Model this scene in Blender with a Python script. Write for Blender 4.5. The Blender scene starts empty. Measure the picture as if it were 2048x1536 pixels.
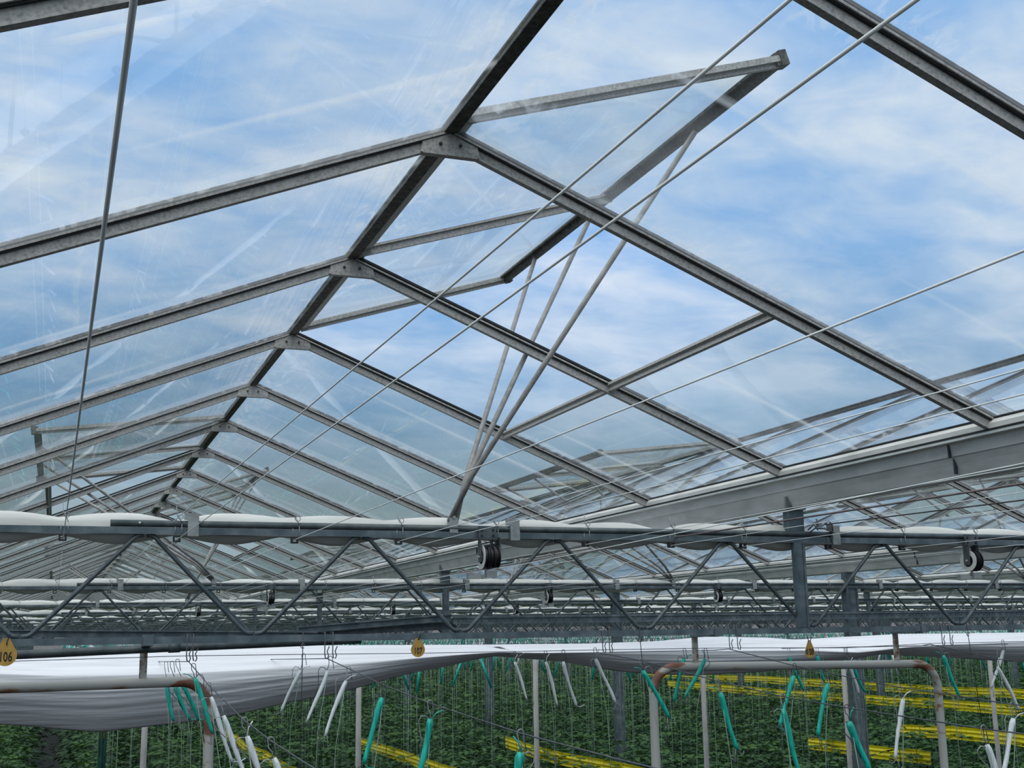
import bpy, math, random
from math import sin, cos, pi, sqrt
from mathutils import Vector, Matrix
random.seed(11)
SC = bpy.context.scene
COL = SC.collection

# ------------------------------------------------------------------ measured data (metres; camera at x=0, y=0, z=2.5)
HOOKS = [((0.355, 3.419, 2.429), (0.357, 3.415, 2.396), (0.413, 3.415, 2.253), 'g', 'green string hook hanging against the rusty bend of the left arch'), ((0.355, 3.066, 2.391), (0.359, 3.062, 2.361), (0.418, 3.062, 2.21), 'w', 'white string hook just below the left arch bend, beside the arch leg'), ((0.355, 2.771, 2.364), (0.352, 2.767, 2.334), (0.415, 2.767, 2.191), 'w', 'long white string hook, second white one down the wire by the left arch leg'), ((0.355, 2.458, 2.344), (0.359, 2.454, 2.313), (0.413, 2.454, 2.192), 'w', 'white string hook, third white one down the wire, in front of a yellow strip'), ((0.355, 2.145, 2.329), (0.358, 2.141, 2.299), (0.406, 2.141, 2.186), 'w', 'white string hook, fourth down the wire, cut by the bottom edge below the yellow strip'), ((0.355, 4.278, 2.42), (0.359, 4.274, 2.35), (0.386, 4.274, 2.234), 'g', 'thin green string hook behind the left arch bar, farthest from its bend'), ((0.355, 4.058, 2.425), (0.368, 4.054, 2.357), (0.413, 4.054, 2.249), 'g', 'green string hook behind the left arch bar, middle of three'), ((0.355, 3.877, 2.434), (0.373, 3.873, 2.363), (0.424, 3.873, 2.259), 'g', 'green string hook behind the left arch bar, next to its bend'), ((0.743, 3.911, 2.442), (0.735, 3.907, 2.398), (0.675, 3.907, 2.273), 'w', 'white string hook hanging before the grey cloth, beside a thin dark hanging wire'), ((0.743, 3.504, 2.439), (0.734, 3.5, 2.406), (0.68, 3.5, 2.266), 'w', 'white string hook before the grey cloth, beneath a pair of bent wire hangers'), ((0.743, 3.273, 2.415), (0.734, 3.269, 2.384), (0.682, 3.269, 2.244), 'w', 'white string hook by the slanting lower edge of the grey cloth, above a pale post'), ((0.743, 2.903, 2.386), (0.742, 2.899, 2.355), (0.695, 2.899, 2.208), 'g', 'green string hook leaning beside the pale post, over a yellow strip'), ((0.743, 2.509, 2.361), (0.743, 2.505, 2.329), (0.715, 2.505, 2.207), 'g', 'green string hook hanging alone in front of the long yellow strip in mid picture'), ((0.743, 1.977, 2.337), (0.744, 1.973, 2.305), (0.719, 1.973, 2.212), 'g', 'green string hook cut by the bottom edge, right of the long yellow strip'), ((1.6, 4.304, 2.429), (1.597, 4.3, 2.397), (1.646, 4.3, 2.26), 'w', 'white string hook under the meeting point of both cloths, before the blue-grey column'), ((1.6, 3.998, 2.434), (1.598, 3.994, 2.402), (1.641, 3.994, 2.255), 'w', 'white string hook just right of a pale post, first of three leaning alike'), ((1.6, 3.838, 2.439), (1.597, 3.834, 2.406), (1.64, 3.834, 2.26), 'w', 'white string hook, middle of three leaning alike before the cloth'), ((1.6, 3.579, 2.447), (1.602, 3.575, 2.419), (1.663, 3.575, 2.28), 'w', 'white string hook pointing at a blue-grey column below the cloth'), ((1.6, 3.255, 2.419), (1.605, 3.251, 2.39), (1.681, 3.251, 2.253), 'g', 'green string hook crossing the left leg of the right arch'), ((1.6, 2.818, 2.374), (1.603, 2.814, 2.345), (1.646, 2.814, 2.202), 'g', 'green string hook beside a pale post inside the right arch'), ((1.6, 2.519, 2.348), (1.594, 2.515, 2.319), (1.632, 2.515, 2.176), 'g', 'large green string hook reaching the bottom edge inside the right arch'), ((1.6, 2.271, 2.335), (1.602, 2.267, 2.306), (1.643, 2.267, 2.199), 'g', 'large green string hook overlapping the dark column inside the right arch'), ((1.6, 1.857, 2.318), (1.599, 1.853, 2.288), (1.632, 1.853, 2.209), 'w', 'white string hook low right of the arch leg, cut by the bottom edge'), ((2.01, 3.754, 2.437), (2.006, 3.75, 2.407), (1.958, 3.75, 2.269), 'g', 'green string hook behind the right arch bar, nearest its left bend'), ((2.01, 3.609, 2.438), (2.003, 3.605, 2.409), (1.925, 3.605, 2.288), 'g', 'green string hook behind the right arch bar, under its left strap'), ((2.01, 3.092, 2.398), (2.005, 3.088, 2.368), (1.943, 3.088, 2.232), 'g', 'green string hook hanging from the wire just below the right arch bar'), ((2.01, 2.935, 2.382), (2.008, 2.931, 2.351), (1.964, 2.931, 2.216), 'g', 'bright green string hook in front of yellow strips, left of a pale post'), ((2.01, 2.625, 2.354), (2.015, 2.621, 2.326), (1.98, 2.621, 2.18), 'w', 'white string hook in front of yellow strips inside the right arch'), ((2.01, 2.233, 2.329), (2.007, 2.229, 2.298), (1.96, 2.229, 2.182), 'w', 'long white string hook at the right edge of the picture, below crossing hooks'), ((2.82, 4.374, 2.419), (2.818, 4.37, 2.39), (2.875, 4.37, 2.255), 'g', 'short green string hook behind the right arch bar, left of the number 108 tag'), ((2.82, 4.172, 2.423), (2.818, 4.168, 2.396), (2.84, 4.168, 2.298), 'g', 'short green string hook behind the right arch bar, right of the number 108 tag'), ((2.82, 3.988, 2.425), (2.84, 3.984, 2.372), (2.894, 3.984, 2.263), 'g', 'dark green string hook crossing the column behind the right arch bar'), ((2.82, 3.982, 2.424), (2.83, 3.978, 2.365), (2.861, 3.978, 2.257), 'w', 'white string hook paired with a green one before the dark column'), ((2.82, 3.441, 2.434), (2.82, 3.437, 2.406), (2.874, 3.437, 2.268), 'g', 'green string hook just outside the right bend of the right arch'), ((2.82, 3.184, 2.399), (2.817, 3.18, 2.372), (2.89, 3.18, 2.238), 'w', 'white string hook leaning across a pale post outside the right arch'), ((3.2, 3.574, 2.446), (3.194, 3.57, 2.416), (3.129, 3.57, 2.286), 'w', 'white string hook crossed by another, before the same pale post outside the right arch')]
CWIRES = [(0.355, [(3.527, 2.439), (3.066, 2.391), (2.458, 2.344), (2.145, 2.329), (1.826, 2.32)]), (0.743, [(3.532, 2.442), (3.273, 2.416), (2.903, 2.386), (2.509, 2.361), (1.977, 2.337), (1.594, 2.328)]), (1.6, [(3.511, 2.446), (3.255, 2.419), (2.818, 2.374), (2.519, 2.348), (2.271, 2.335), (1.857, 2.318)]), (2.01, [(3.46, 2.443), (3.092, 2.398), (2.935, 2.382), (2.625, 2.354), (2.233, 2.33)]), (2.82, [(3.498, 2.444), (3.184, 2.399)])]
CL_FAR = [(-0.281, 4.9, 2.471), (0.025, 4.9, 2.46), (0.238, 4.9, 2.445), (0.475, 4.9, 2.46), (0.996, 4.9, 2.465), (1.756, 4.9, 2.456), (2.145, 4.9, 2.453), (2.456, 4.9, 2.457), (2.755, 4.9, 2.474), (3.038, 4.9, 2.465), (3.197, 4.9, 2.454), (3.497, 4.9, 2.463), (3.781, 4.9, 2.47), (4.073, 4.9, 2.469), (4.753, 4.9, 2.467)]
CL_FOLD = [(-0.245, 4.35, 2.403), (0.027, 4.35, 2.386), (0.215, 4.35, 2.384), (0.425, 4.35, 2.384), (0.885, 4.35, 2.4), (1.559, 4.35, 2.432), (1.759, 4.35, 2.426), (2.178, 4.35, 2.424), (2.443, 4.35, 2.421), (2.858, 4.35, 2.415), (3.149, 4.35, 2.401), (3.428, 4.35, 2.419), (3.879, 4.35, 2.428), (4.215, 4.35, 2.436)]
CL_BOT = [(-0.236, 4.38, 2.248), (-0.146, 4.38, 2.236), (0.162, 4.38, 2.201), (0.516, 4.38, 2.226), (0.893, 4.38, 2.289), (1.297, 4.38, 2.374), (1.569, 4.38, 2.42), (1.771, 4.38, 2.403), (2.147, 4.38, 2.346), (2.41, 4.38, 2.328), (2.754, 4.38, 2.335), (3.118, 4.38, 2.367), (3.321, 4.38, 2.392), (3.63, 4.38, 2.375), (4.029, 4.38, 2.348), (4.231, 4.38, 2.343)]

H = 2.5
YT0, BAY = 3.53, 4.0            # first girder, girder spacing along y
XR0, NAVE = 0.79, 3.082         # first ridge, roof width along x
RY0 = 2.51                      # rafter n stands at y = RY0 + n
ZRIDGE = H + 1.135              # glass plane at the ridge
TS = 0.404                      # roof slope
SA = math.atan(TS); CS, SN = cos(SA), sin(SA)
LROOF = 1.485 / CS
ZT, ZB = H + 0.304, H + 0.005   # upper faces of the girder chords
XC0 = XR0 + NAVE / 2            # first gutter on the right

# ------------------------------------------------------------------ materials
def mat(name):
    m = bpy.data.materials.new(name); m.use_nodes = True
    nt = m.node_tree
    for n in list(nt.nodes): nt.nodes.remove(n)
    out = nt.nodes.new('ShaderNodeOutputMaterial')
    return m, nt, out
def N(nt, t, **kw):
    n = nt.nodes.new(t)
    for k, v in kw.items():
        if k in n.inputs.keys() if hasattr(n.inputs, 'keys') else False: n.inputs[k].default_value = v
        else: setattr(n, k, v)
    return n
def ramp(nt, fac, stops):
    r = nt.nodes.new('ShaderNodeValToRGB')
    e = r.color_ramp.elements
    e[0].position, e[0].color = stops[0][0], (*stops[0][1], 1)
    e[1].position, e[1].color = stops[-1][0], (*stops[-1][1], 1)
    for p, c in stops[1:-1]:
        x = e.new(p); x.color = (*c, 1)
    nt.links.new(fac, r.inputs[0])
    return r.outputs[0]
def g(v): return (v, v, v)
def math_(nt, op, a, b=None, clamp=False):
    n = nt.nodes.new('ShaderNodeMath'); n.operation = op; n.use_clamp = clamp
    for i, x in enumerate((a, b)):
        if x is None: continue
        if isinstance(x, (int, float)): n.inputs[i].default_value = x
        else: nt.links.new(x, n.inputs[i])
    return n.outputs[0]
def surface(name, stops, scale=30, rough=.55, metal=0., detail=4, bump=0., stretch=(1, 1, 1), spec=.4, transl=0.):
    m, nt, out = mat(name)
    tc = N(nt, 'ShaderNodeTexCoord'); mp = N(nt, 'ShaderNodeMapping'); mp.inputs['Scale'].default_value = stretch
    nt.links.new(tc.outputs['Object'], mp.inputs[0])
    nz = N(nt, 'ShaderNodeTexNoise'); nz.inputs['Scale'].default_value = scale; nz.inputs['Detail'].default_value = detail
    nt.links.new(mp.outputs[0], nz.inputs['Vector'])
    c = ramp(nt, nz.outputs['Fac'], stops)
    p = N(nt, 'ShaderNodeBsdfPrincipled')
    p.inputs['Roughness'].default_value = rough; p.inputs['Metallic'].default_value = metal
    p.inputs['Specular IOR Level'].default_value = spec
    nt.links.new(c, p.inputs['Base Color'])
    if bump:
        b = N(nt, 'ShaderNodeBump'); b.inputs['Strength'].default_value = bump; b.inputs['Distance'].default_value = .01
        nt.links.new(nz.outputs['Fac'], b.inputs['Height']); nt.links.new(b.outputs[0], p.inputs['Normal'])
    sh = p.outputs[0]
    if transl:
        t = N(nt, 'ShaderNodeBsdfTranslucent'); nt.links.new(c, t.inputs['Color'])
        mx = N(nt, 'ShaderNodeMixShader'); mx.inputs[0].default_value = transl
        nt.links.new(sh, mx.inputs[1]); nt.links.new(t.outputs[0], mx.inputs[2]); sh = mx.outputs[0]
    nt.links.new(sh, out.inputs[0])
    return m
M = {}
M['alu'] = surface('weathered aluminium', [(.3, (.24, .232, .216)), (.5, (.375, .363, .342)), (.7, (.46, .448, .424))], 150, .6, .0, 6)
M['gutter'] = surface('gutter aluminium', [(.3, (.50, .49, .46)), (.55, (.62, .61, .58)), (.75, (.68, .67, .64))], 30, .5, .0, 6, stretch=(1, .25, 1))
M['ridge'] = surface('mossy ridge metal', [(.35, (.035, .036, .030)), (.55, (.085, .085, .072)), (.75, (.15, .15, .13))], 70, .75, 0, 6)
M['galv'] = surface('galvanised steel', [(.35, (.075, .098, .110)), (.55, (.115, .142, .154)), (.72, (.175, .20, .21))], 22, .42, .35, 5)
M['galvdark'] = surface('dark galvanised tube', [(.35, (.05, .066, .072)), (.6, (.085, .102, .108)), (.75, (.12, .136, .14))], 26, .5, .3, 5)
M['galvlight'] = surface('zinc bracket', [(.3, (.22, .235, .228)), (.7, (.34, .355, .345))], 40, .45, .3, 4)
M['rod'] = surface('grey opener tube', [(.3, (.2, .193, .18)), (.6, (.29, .28, .262)), (.75, (.34, .33, .31))], 40, .55, .1, 6)
M['wire'] = surface('pale plastic wire', [(.3, (.55, .58, .56)), (.7, (.72, .75, .73))], 20, .5)
M['darkwire'] = surface('dark steel wire', [(.3, (.05, .055, .06)), (.7, (.11, .115, .12))], 40, .5, .4)
M['rustrod'] = surface('rusty brown rod', [(.3, (.10, .075, .07)), (.7, (.2, .16, .155))], 30, .6, .2)
M['hookwire'] = surface('bright hook wire', [(.3, (.16, .165, .165)), (.7, (.35, .36, .36))], 50, .4, .5)
M['black'] = surface('black plastic', [(.3, (.008, .008, .009)), (.7, (.02, .02, .022))], 30, .4)
M['whitedisc'] = surface('pale pulley plastic', [(.3, (.5, .5, .48)), (.7, (.64, .64, .61))], 30, .5)
M['screen'] = surface('white screen fabric', [(.3, (.46, .45, .42)), (.55, (.56, .55, .515)), (.75, (.62, .61, .575))], 14, .8, 0, 6, .25, (.35, 2, 3), .2, 0)
M['cloth'] = surface('white sheet', [(.3, (.66, .65, .66)), (.55, (.75, .745, .76)), (.75, (.80, .80, .81))], 7, .8, 0, 6, .35, (.3, 2.5, 12), .15, .12)
M['green'] = surface('green string', [(.3, (.0, .20, .15)), (.55, (.0, .36, .27)), (.75, (.02, .46, .36))], 60, .5, 0, 4, .3, (3, 3, .2), .5)
M['greendark'] = surface('dark green string', [(.3, (.0, .04, .028)), (.7, (.004, .10, .07))], 60, .6)
M['white'] = surface('white string', [(.3, (.48, .505, .51)), (.55, (.60, .625, .63)), (.75, (.70, .72, .72))], 60, .55, 0, 4, .3, (3, 3, .2), .4)
M['thread'] = surface('pale green thread', [(.3, (.16, .235, .175)), (.7, (.28, .36, .28))], 20, .7)
M['yellow'] = surface('yellow sticky tape', [(.3, (.62, .50, .0)), (.5, (.80, .68, .005)), (.72, (.88, .78, .02))], 9, .35, 0, 4, .2, (.2, .12, 7), .5, .35)
M['post'] = surface('pale painted post', [(.3, (.24, .23, .22)), (.7, (.31, .30, .29))], 25, .55)
M['tagplate'] = surface('ochre tag', [(.3, (.30, .17, .035)), (.6, (.42, .25, .05)), (.75, (.48, .30, .07))], 35, .55)
M['ink'] = surface('black numerals', [(.3, g(.006)), (.7, g(.012))], 30, .6)
M['rust'] = surface('rusty strap', [(.36, (.17, .08, .035)), (.45, (.30, .24, .18)), (.52, (.42, .40, .35)), (.7, (.48, .46, .42))], 60, .75, 0, 6)
M['seal'] = surface('dark rubber seal', [(.3, g(.012)), (.7, g(.03))], 40, .6)
M['soil'] = surface('dark soil floor', [(.3, (.006, .0055, .005)), (.7, (.016, .015, .013))], 4, .9)

def painted_pipe():
    m, nt, out = mat('cream painted rusty pipe')
    tc = N(nt, 'ShaderNodeTexCoord')
    mp = N(nt, 'ShaderNodeMapping'); mp.inputs['Scale'].default_value = (4, 14, 14); nt.links.new(tc.outputs['Object'], mp.inputs[0])
    nz = N(nt, 'ShaderNodeTexNoise'); nz.inputs['Scale'].default_value = 2.2; nz.inputs['Detail'].default_value = 6; nt.links.new(mp.outputs[0], nz.inputs['Vector'])
    at = N(nt, 'ShaderNodeAttribute'); at.attribute_name = 'wear'
    k = math_(nt, 'ADD', nz.outputs['Fac'], at.outputs['Fac'])
    c = ramp(nt, k, [(.60, (.38, .37, .335)), (.67, (.30, .24, .18)), (.72, (.20, .085, .045)), (.9, (.13, .05, .03))])
    p = N(nt, 'ShaderNodeBsdfPrincipled'); p.inputs['Roughness'].default_value = .5
    nt.links.new(c, p.inputs['Base Color']); nt.links.new(p.outputs[0], out.inputs[0])
    return m
M['pipe'] = painted_pipe()

def leaf_mat():
    m, nt, out = mat('leaf green')
    at = N(nt, 'ShaderNodeAttribute'); at.attribute_name = 'tone'
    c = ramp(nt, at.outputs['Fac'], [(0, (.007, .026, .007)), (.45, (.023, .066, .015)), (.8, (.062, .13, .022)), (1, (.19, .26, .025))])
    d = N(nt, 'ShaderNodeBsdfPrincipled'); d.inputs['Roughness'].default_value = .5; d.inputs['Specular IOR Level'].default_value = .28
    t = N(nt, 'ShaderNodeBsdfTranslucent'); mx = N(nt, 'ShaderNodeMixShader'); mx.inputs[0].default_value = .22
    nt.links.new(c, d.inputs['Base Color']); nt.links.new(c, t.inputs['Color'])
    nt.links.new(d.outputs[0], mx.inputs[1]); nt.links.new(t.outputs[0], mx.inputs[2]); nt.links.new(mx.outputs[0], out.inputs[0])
    return m
M['leaf'] = leaf_mat()

def glass_mat():
    # float glass seen thin: mostly clear, a fresnel reflection, and white lime marks, droplets and painted reflections on it
    m, nt, out = mat('greenhouse glass')
    tc = N(nt, 'ShaderNodeTexCoord'); oi = N(nt, 'ShaderNodeObjectInfo')
    cmb = N(nt, 'ShaderNodeCombineXYZ')
    r = math_(nt, 'MULTIPLY', oi.outputs['Random'], 37.)
    for i in range(3): nt.links.new(r, cmb.inputs[i])
    va = N(nt, 'ShaderNodeVectorMath', operation='ADD')
    nt.links.new(tc.outputs['Object'], va.inputs[0]); nt.links.new(cmb.outputs[0], va.inputs[1])
    sp = N(nt, 'ShaderNodeSeparateXYZ'); nt.links.new(tc.outputs['Object'], sp.inputs[0])
    def noise(scale, stretch=(1, 1, 1), rot=0., detail=3, rough=.55, dist=0.):
        mp = N(nt, 'ShaderNodeMapping'); mp.inputs['Scale'].default_value = stretch; mp.inputs['Rotation'].default_value = (0, 0, rot)
        nt.links.new(va.outputs[0], mp.inputs[0])
        n = N(nt, 'ShaderNodeTexNoise'); n.inputs['Scale'].default_value = scale; n.inputs['Detail'].default_value = detail
        n.inputs['Roughness'].default_value = rough; n.inputs['Distortion'].default_value = dist
        nt.links.new(mp.outputs[0], n.inputs['Vector']); return n.outputs['Fac']
    # broad wiped haze
    haze = ramp(nt, noise(1.6, (.55, 1.6, 1), .5, 3, .5, .6), [(.42, g(0)), (.72, g(1))])
    # thin diagonal lime streaks, also painting in white reflections of the structure
    s1 = ramp(nt, noise(3.2, (.12, 3.2, 1), .62, 3), [(.61, g(0)), (.71, g(1))])
    s2 = ramp(nt, noise(9., (.16, 2.6, 1), -.35, 2), [(.70, g(0)), (.76, g(1))])
    gate = ramp(nt, noise(2.3, (1, 1, 1), 0, 2), [(.48, g(0)), (.60, g(1))])
    s2 = math_(nt, 'MULTIPLY', s2, gate)
    # dirt towards the frame edges (ridge end and both bars)
    x, y = sp.outputs[0], sp.outputs[1]
    ey = math_(nt, 'MINIMUM', y, math_(nt, 'SUBTRACT', 1.0, y))
    ex = math_(nt, 'MINIMUM', math_(nt, 'MULTIPLY', x, .7), math_(nt, 'SUBTRACT', LROOF, x))
    ed = math_(nt, 'MINIMUM', ey, ex)
    edge = math_(nt, 'SUBTRACT', 1.0, math_(nt, 'MULTIPLY', ed, 7.0), True)
    fine = ramp(nt, noise(26., (1, .45, 1), .2, 4, .65, .8), [(.50, g(0)), (.62, g(1))])
    drops = math_(nt, 'MULTIPLY', math_(nt, 'MULTIPLY', fine, math_(nt, 'MULTIPLY', math_(nt, 'SUBTRACT', ed, .018), 60., True)), math_(nt, 'POWER', edge, 1.3))
    refl_band = math_(nt, 'MULTIPLY', math_(nt, 'SUBTRACT', y, .82), 5.0, True)  # pale reflection of the bar flange, painted along the pane's far edge
    refl_band = math_(nt, 'MULTIPLY', math_(nt, 'POWER', refl_band, .6), ramp(nt, noise(2.0, (.4, 1, 1), 0, 2), [(.35, g(.25)), (.6, g(1))]))
    f = math_(nt, 'ADD', math_(nt, 'MULTIPLY', haze, .06), .015)
    f = math_(nt, 'ADD', f, math_(nt, 'MULTIPLY', refl_band, .13))
    f = math_(nt, 'ADD', f, math_(nt, 'MULTIPLY', s1, .30))
    f = math_(nt, 'ADD', f, math_(nt, 'MULTIPLY', s2, .34))
    f = math_(nt, 'ADD', f, math_(nt, 'MULTIPLY', drops, .42), True)
    tr = N(nt, 'ShaderNodeBsdfTransparent'); tr.inputs[0].default_value = (.955, .972, .970, 1)
    tl = N(nt, 'ShaderNodeBsdfTranslucent'); tl.inputs[0].default_value = (.82, .85, .86, 1)
    df = N(nt, 'ShaderNodeBsdfDiffuse'); df.inputs[0].default_value = (.55, .58, .58, 1)
    m1 = N(nt, 'ShaderNodeMixShader'); m1.inputs[0].default_value = .35
    nt.links.new(tl.outputs[0], m1.inputs[1]); nt.links.new(df.outputs[0], m1.inputs[2])
    m2 = N(nt, 'ShaderNodeMixShader'); nt.links.new(f, m2.inputs[0])
    nt.links.new(tr.outputs[0], m2.inputs[1]); nt.links.new(m1.outputs[0], m2.inputs[2])
    gl = N(nt, 'ShaderNodeBsdfGlossy'); gl.inputs['Roughness'].default_value = .02; gl.inputs[0].default_value = (.9, .93, .94, 1)
    fr = N(nt, 'ShaderNodeFresnel'); fr.inputs[0].default_value = 1.30
    m3 = N(nt, 'ShaderNodeMixShader'); geo = N(nt, 'ShaderNodeNewGeometry'); nt.links.new(math_(nt, 'MULTIPLY', fr.outputs[0], math_(nt, 'MULTIPLY', math_(nt, 'SUBTRACT', 1., geo.outputs['Backfacing']), .9)), m3.inputs[0])
    nt.links.new(m2.outputs[0], m3.inputs[1]); nt.links.new(gl.outputs[0], m3.inputs[2])
    nt.links.new(m3.outputs[0], out.inputs[0])
    return m
M['glass'] = glass_mat()
def plain_glass():
    m, nt, out = mat('plain greenhouse glass')
    tr = N(nt, 'ShaderNodeBsdfTransparent'); tr.inputs[0].default_value = (.935, .958, .955, 1)
    gl = N(nt, 'ShaderNodeBsdfGlossy'); gl.inputs['Roughness'].default_value = .02; gl.inputs[0].default_value = (.9, .93, .94, 1)
    fr = N(nt, 'ShaderNodeFresnel'); fr.inputs[0].default_value = 1.30
    geo = N(nt, 'ShaderNodeNewGeometry')
    m3 = N(nt, 'ShaderNodeMixShader'); nt.links.new(math_(nt, 'MULTIPLY', fr.outputs[0], math_(nt, 'MULTIPLY', math_(nt, 'SUBTRACT', 1., geo.outputs['Backfacing']), .9)), m3.inputs[0])
    nt.links.new(tr.outputs[0], m3.inputs[1]); nt.links.new(gl.outputs[0], m3.inputs[2]); nt.links.new(m3.outputs[0], out.inputs[0])
    return m
M['glass_plain'] = plain_glass()

# ------------------------------------------------------------------ mesh helpers
class MB:
    def __init__(s): s.v, s.f, s.sm, s.at = [], [], [], []
    def add(s, vs, fs, smooth=False, at=None):
        o = len(s.v); s.v += [tuple(v) for v in vs]
        s.f += [tuple(i + o for i in f) for f in fs]; s.sm += [smooth] * len(fs)
        s.at += list(at) if at is not None else [0.] * len(vs)
        return s
    def box(s, c, size, ax=None):
        """box centred at c; ax = three unit axes"""
        c = Vector(c); a = ax or (Vector((1, 0, 0)), Vector((0, 1, 0)), Vector((0, 0, 1)))
        h = [Vector(a[i]) * size[i] * .5 for i in range(3)]
        vs = [c + h[0] * i + h[1] * j + h[2] * k for i in (-1, 1) for j in (-1, 1) for k in (-1, 1)]
        return s.add(vs, [(0, 1, 3, 2), (4, 6, 7, 5), (0, 4, 5, 1), (2, 3, 7, 6), (0, 2, 6, 4), (1, 5, 7, 3)])
    def beam(s, a, b, w, h, up=(0, 0, 1)):
        """rectangular bar from a to b, w across, h along up"""
        a, b = Vector(a), Vector(b); d = (b - a); L = d.length; d.normalize()
        u = Vector(up); u = (u - d * u.dot(d)).normalized(); r = d.cross(u)
        return s.box((a + b) / 2, (L, w, h), (d, r, u))
    def tube(s, pts, r, seg=8, cap=True, wear=None):
        pts = [Vector(p) for p in pts]; n = len(pts); rs = r if isinstance(r, (list, tuple)) else [r] * n
        t0 = (pts[1] - pts[0]).normalized()
        ref = Vector((0, 0, 1)) if abs(t0.z) < .9 else Vector((1, 0, 0))
        u = (ref - t0 * ref.dot(t0)).normalized(); vs, at = [], []
        for i, p in enumerate(pts):
            t = (pts[min(i + 1, n - 1)] - pts[max(i - 1, 0)]).normalized()
            u = (u - t * u.dot(t)).normalized(); w = t.cross(u)
            for k in range(seg):
                q = 2 * pi * k / seg; vs.append(p + (u * cos(q) + w * sin(q)) * rs[i]); at.append(wear[i] if wear else 0.)
        fs = [(i * seg + k, i * seg + (k + 1) % seg, (i + 1) * seg + (k + 1) % seg, (i + 1) * seg + k) for i in range(n - 1) for k in range(seg)]
        s.add(vs, fs, True, at)
        if cap:
            o = len(s.v) - len(vs)
            s.f += [tuple(o + k for k in reversed(range(seg))), tuple(o + (n - 1) * seg + k for k in range(seg))]; s.sm += [False] * 2
        return s
    def prism(s, prof, a, b, ax):
        """profile [(p, q)] in axes ax[0], ax[1], extruded along ax[2] from a to b"""
        n = len(prof); X, Y, Z = (Vector(v) for v in ax)
        vs = [X * p + Y * q + Z * a for p, q in prof] + [X * p + Y * q + Z * b for p, q in prof]
        fs = [(i, (i + 1) % n, n + (i + 1) % n, n + i) for i in range(n)] + [tuple(reversed(range(n))), tuple(range(n, 2 * n))]
        return s.add(vs, fs)
    def disc(s, c, axis, r, th, seg=24, r_in=0.):
        c = Vector(c); a = Vector(axis).normalized()
        u = a.orthogonal().normalized(); w = a.cross(u); vs = []
        for e in (-.5, .5):
            for rr in ((r,) if not r_in else (r, r_in)):
                vs += [c + a * th * e + (u * cos(2 * pi * k / seg) + w * sin(2 * pi * k / seg)) * rr for k in range(seg)]
        R = range(seg)
        if not r_in:
            fs = [(k, (k + 1) % seg, seg + (k + 1) % seg, seg + k) for k in R] + [tuple(reversed(R)), tuple(range(seg, 2 * seg))]
        else:
            fs = []
            for k in R:
                j = (k + 1) % seg
                fs += [(k, j, 2 * seg + j, 2 * seg + k), (seg + j, seg + k, 3 * seg + k, 3 * seg + j), (k, seg + k, seg + j, j), (2 * seg + k, 2 * seg + j, 3 * seg + j, 3 * seg + k)]
        return s.add(vs, fs)
    def merge(s, other, off=(0, 0, 0), T=None):
        vs = [T @ Vector(v) for v in other.v] if T else [(v[0] + off[0], v[1] + off[1], v[2] + off[2]) for v in other.v]
        o = len(s.v); s.v += [tuple(v) for v in vs]; s.f += [tuple(i + o for i in f) for f in other.f]; s.sm += other.sm; s.at += other.at
        return s
    def mesh(s, name, m, attr=None):
        me = bpy.data.meshes.new(name); me.from_pydata(s.v, [], s.f)
        me.polygons.foreach_set('use_smooth', s.sm)
        if attr:
            a = me.attributes.new(attr, 'FLOAT', 'POINT'); a.data.foreach_set('value', s.at)
        me.materials.append(m); me.update(); return me
def link(name, me, parent=None, loc=None):
    o = bpy.data.objects.new(name, me); COL.objects.link(o)
    if loc is not None: o.location = loc
    if parent is not None: o.parent = parent
    return o
def part(name, mb, m, parent, attr=None): return link(name, mb.mesh(name, M[m] if isinstance(m, str) else m, attr), parent)
def tag(o, label, cat, group=None, kind=None):
    o['label'] = label; o['category'] = cat
    if group: o['group'] = group
    if kind: o['kind'] = kind
    return o
def thing(name, label, cat, loc=(0, 0, 0), group=None):
    o = link(name, None, None, loc); return tag(o, label, cat, group)
def single(name, mb, m, label, cat, group=None, loc=None, kind=None, attr=None):
    o = link(name, mb.mesh(name, M[m] if isinstance(m, str) else m, attr), None, loc); return tag(o, label, cat, group, kind)
def copy_tree(o, parent=None):
    c = o.copy(); COL.objects.link(c)
    if parent is not None: c.parent = parent
    for ch in list(o.children): copy_tree(ch, c)
    return c
def structure(name, mb, m, label=None, cat=None):
    o = link(name, mb.mesh(name, M[m])); o['kind'] = 'structure'
    if label: o['label'] = label
    if cat: o['category'] = cat
    return o
ORD = 'first second third fourth fifth sixth seventh eighth ninth tenth eleventh twelfth thirteenth fourteenth fifteenth sixteenth seventeenth eighteenth nineteenth twentieth'.split()
TEN = {2: 'twenty', 3: 'thirty', 4: 'forty', 5: 'fifty'}
def ordn(i):            # 1-based
    if i <= 20: return ORD[i - 1]
    t, u = divmod(i, 10)
    return TEN[t] + '-' + ORD[u - 1] if u else TEN[t][:-1] + 'ieth'
def arc(c, r, a0, a1, n, e1, e2):
    c, e1, e2 = Vector(c), Vector(e1), Vector(e2)
    return [c + e1 * (r * cos(a0 + (a1 - a0) * i / n)) + e2 * (r * sin(a0 + (a1 - a0) * i / n)) for i in range(n + 1)]
ROOF = ['nearest roof', 'second roof', 'third roof', 'fourth roof', 'fifth roof', 'sixth roof', 'seventh roof', 'eighth roof', 'ninth roof', 'tenth roof']
NR = 10
YEND = 56.0

# ------------------------------------------------------------------ setting
fl = MB().box((20, 26, -.05), (110, 80, .1)); structure('floor', fl, 'soil')
bw = MB().box((20, YEND + 1.6, 1.55), (110, .2, 3.1)); structure('wall_back', bw, 'post')

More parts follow.
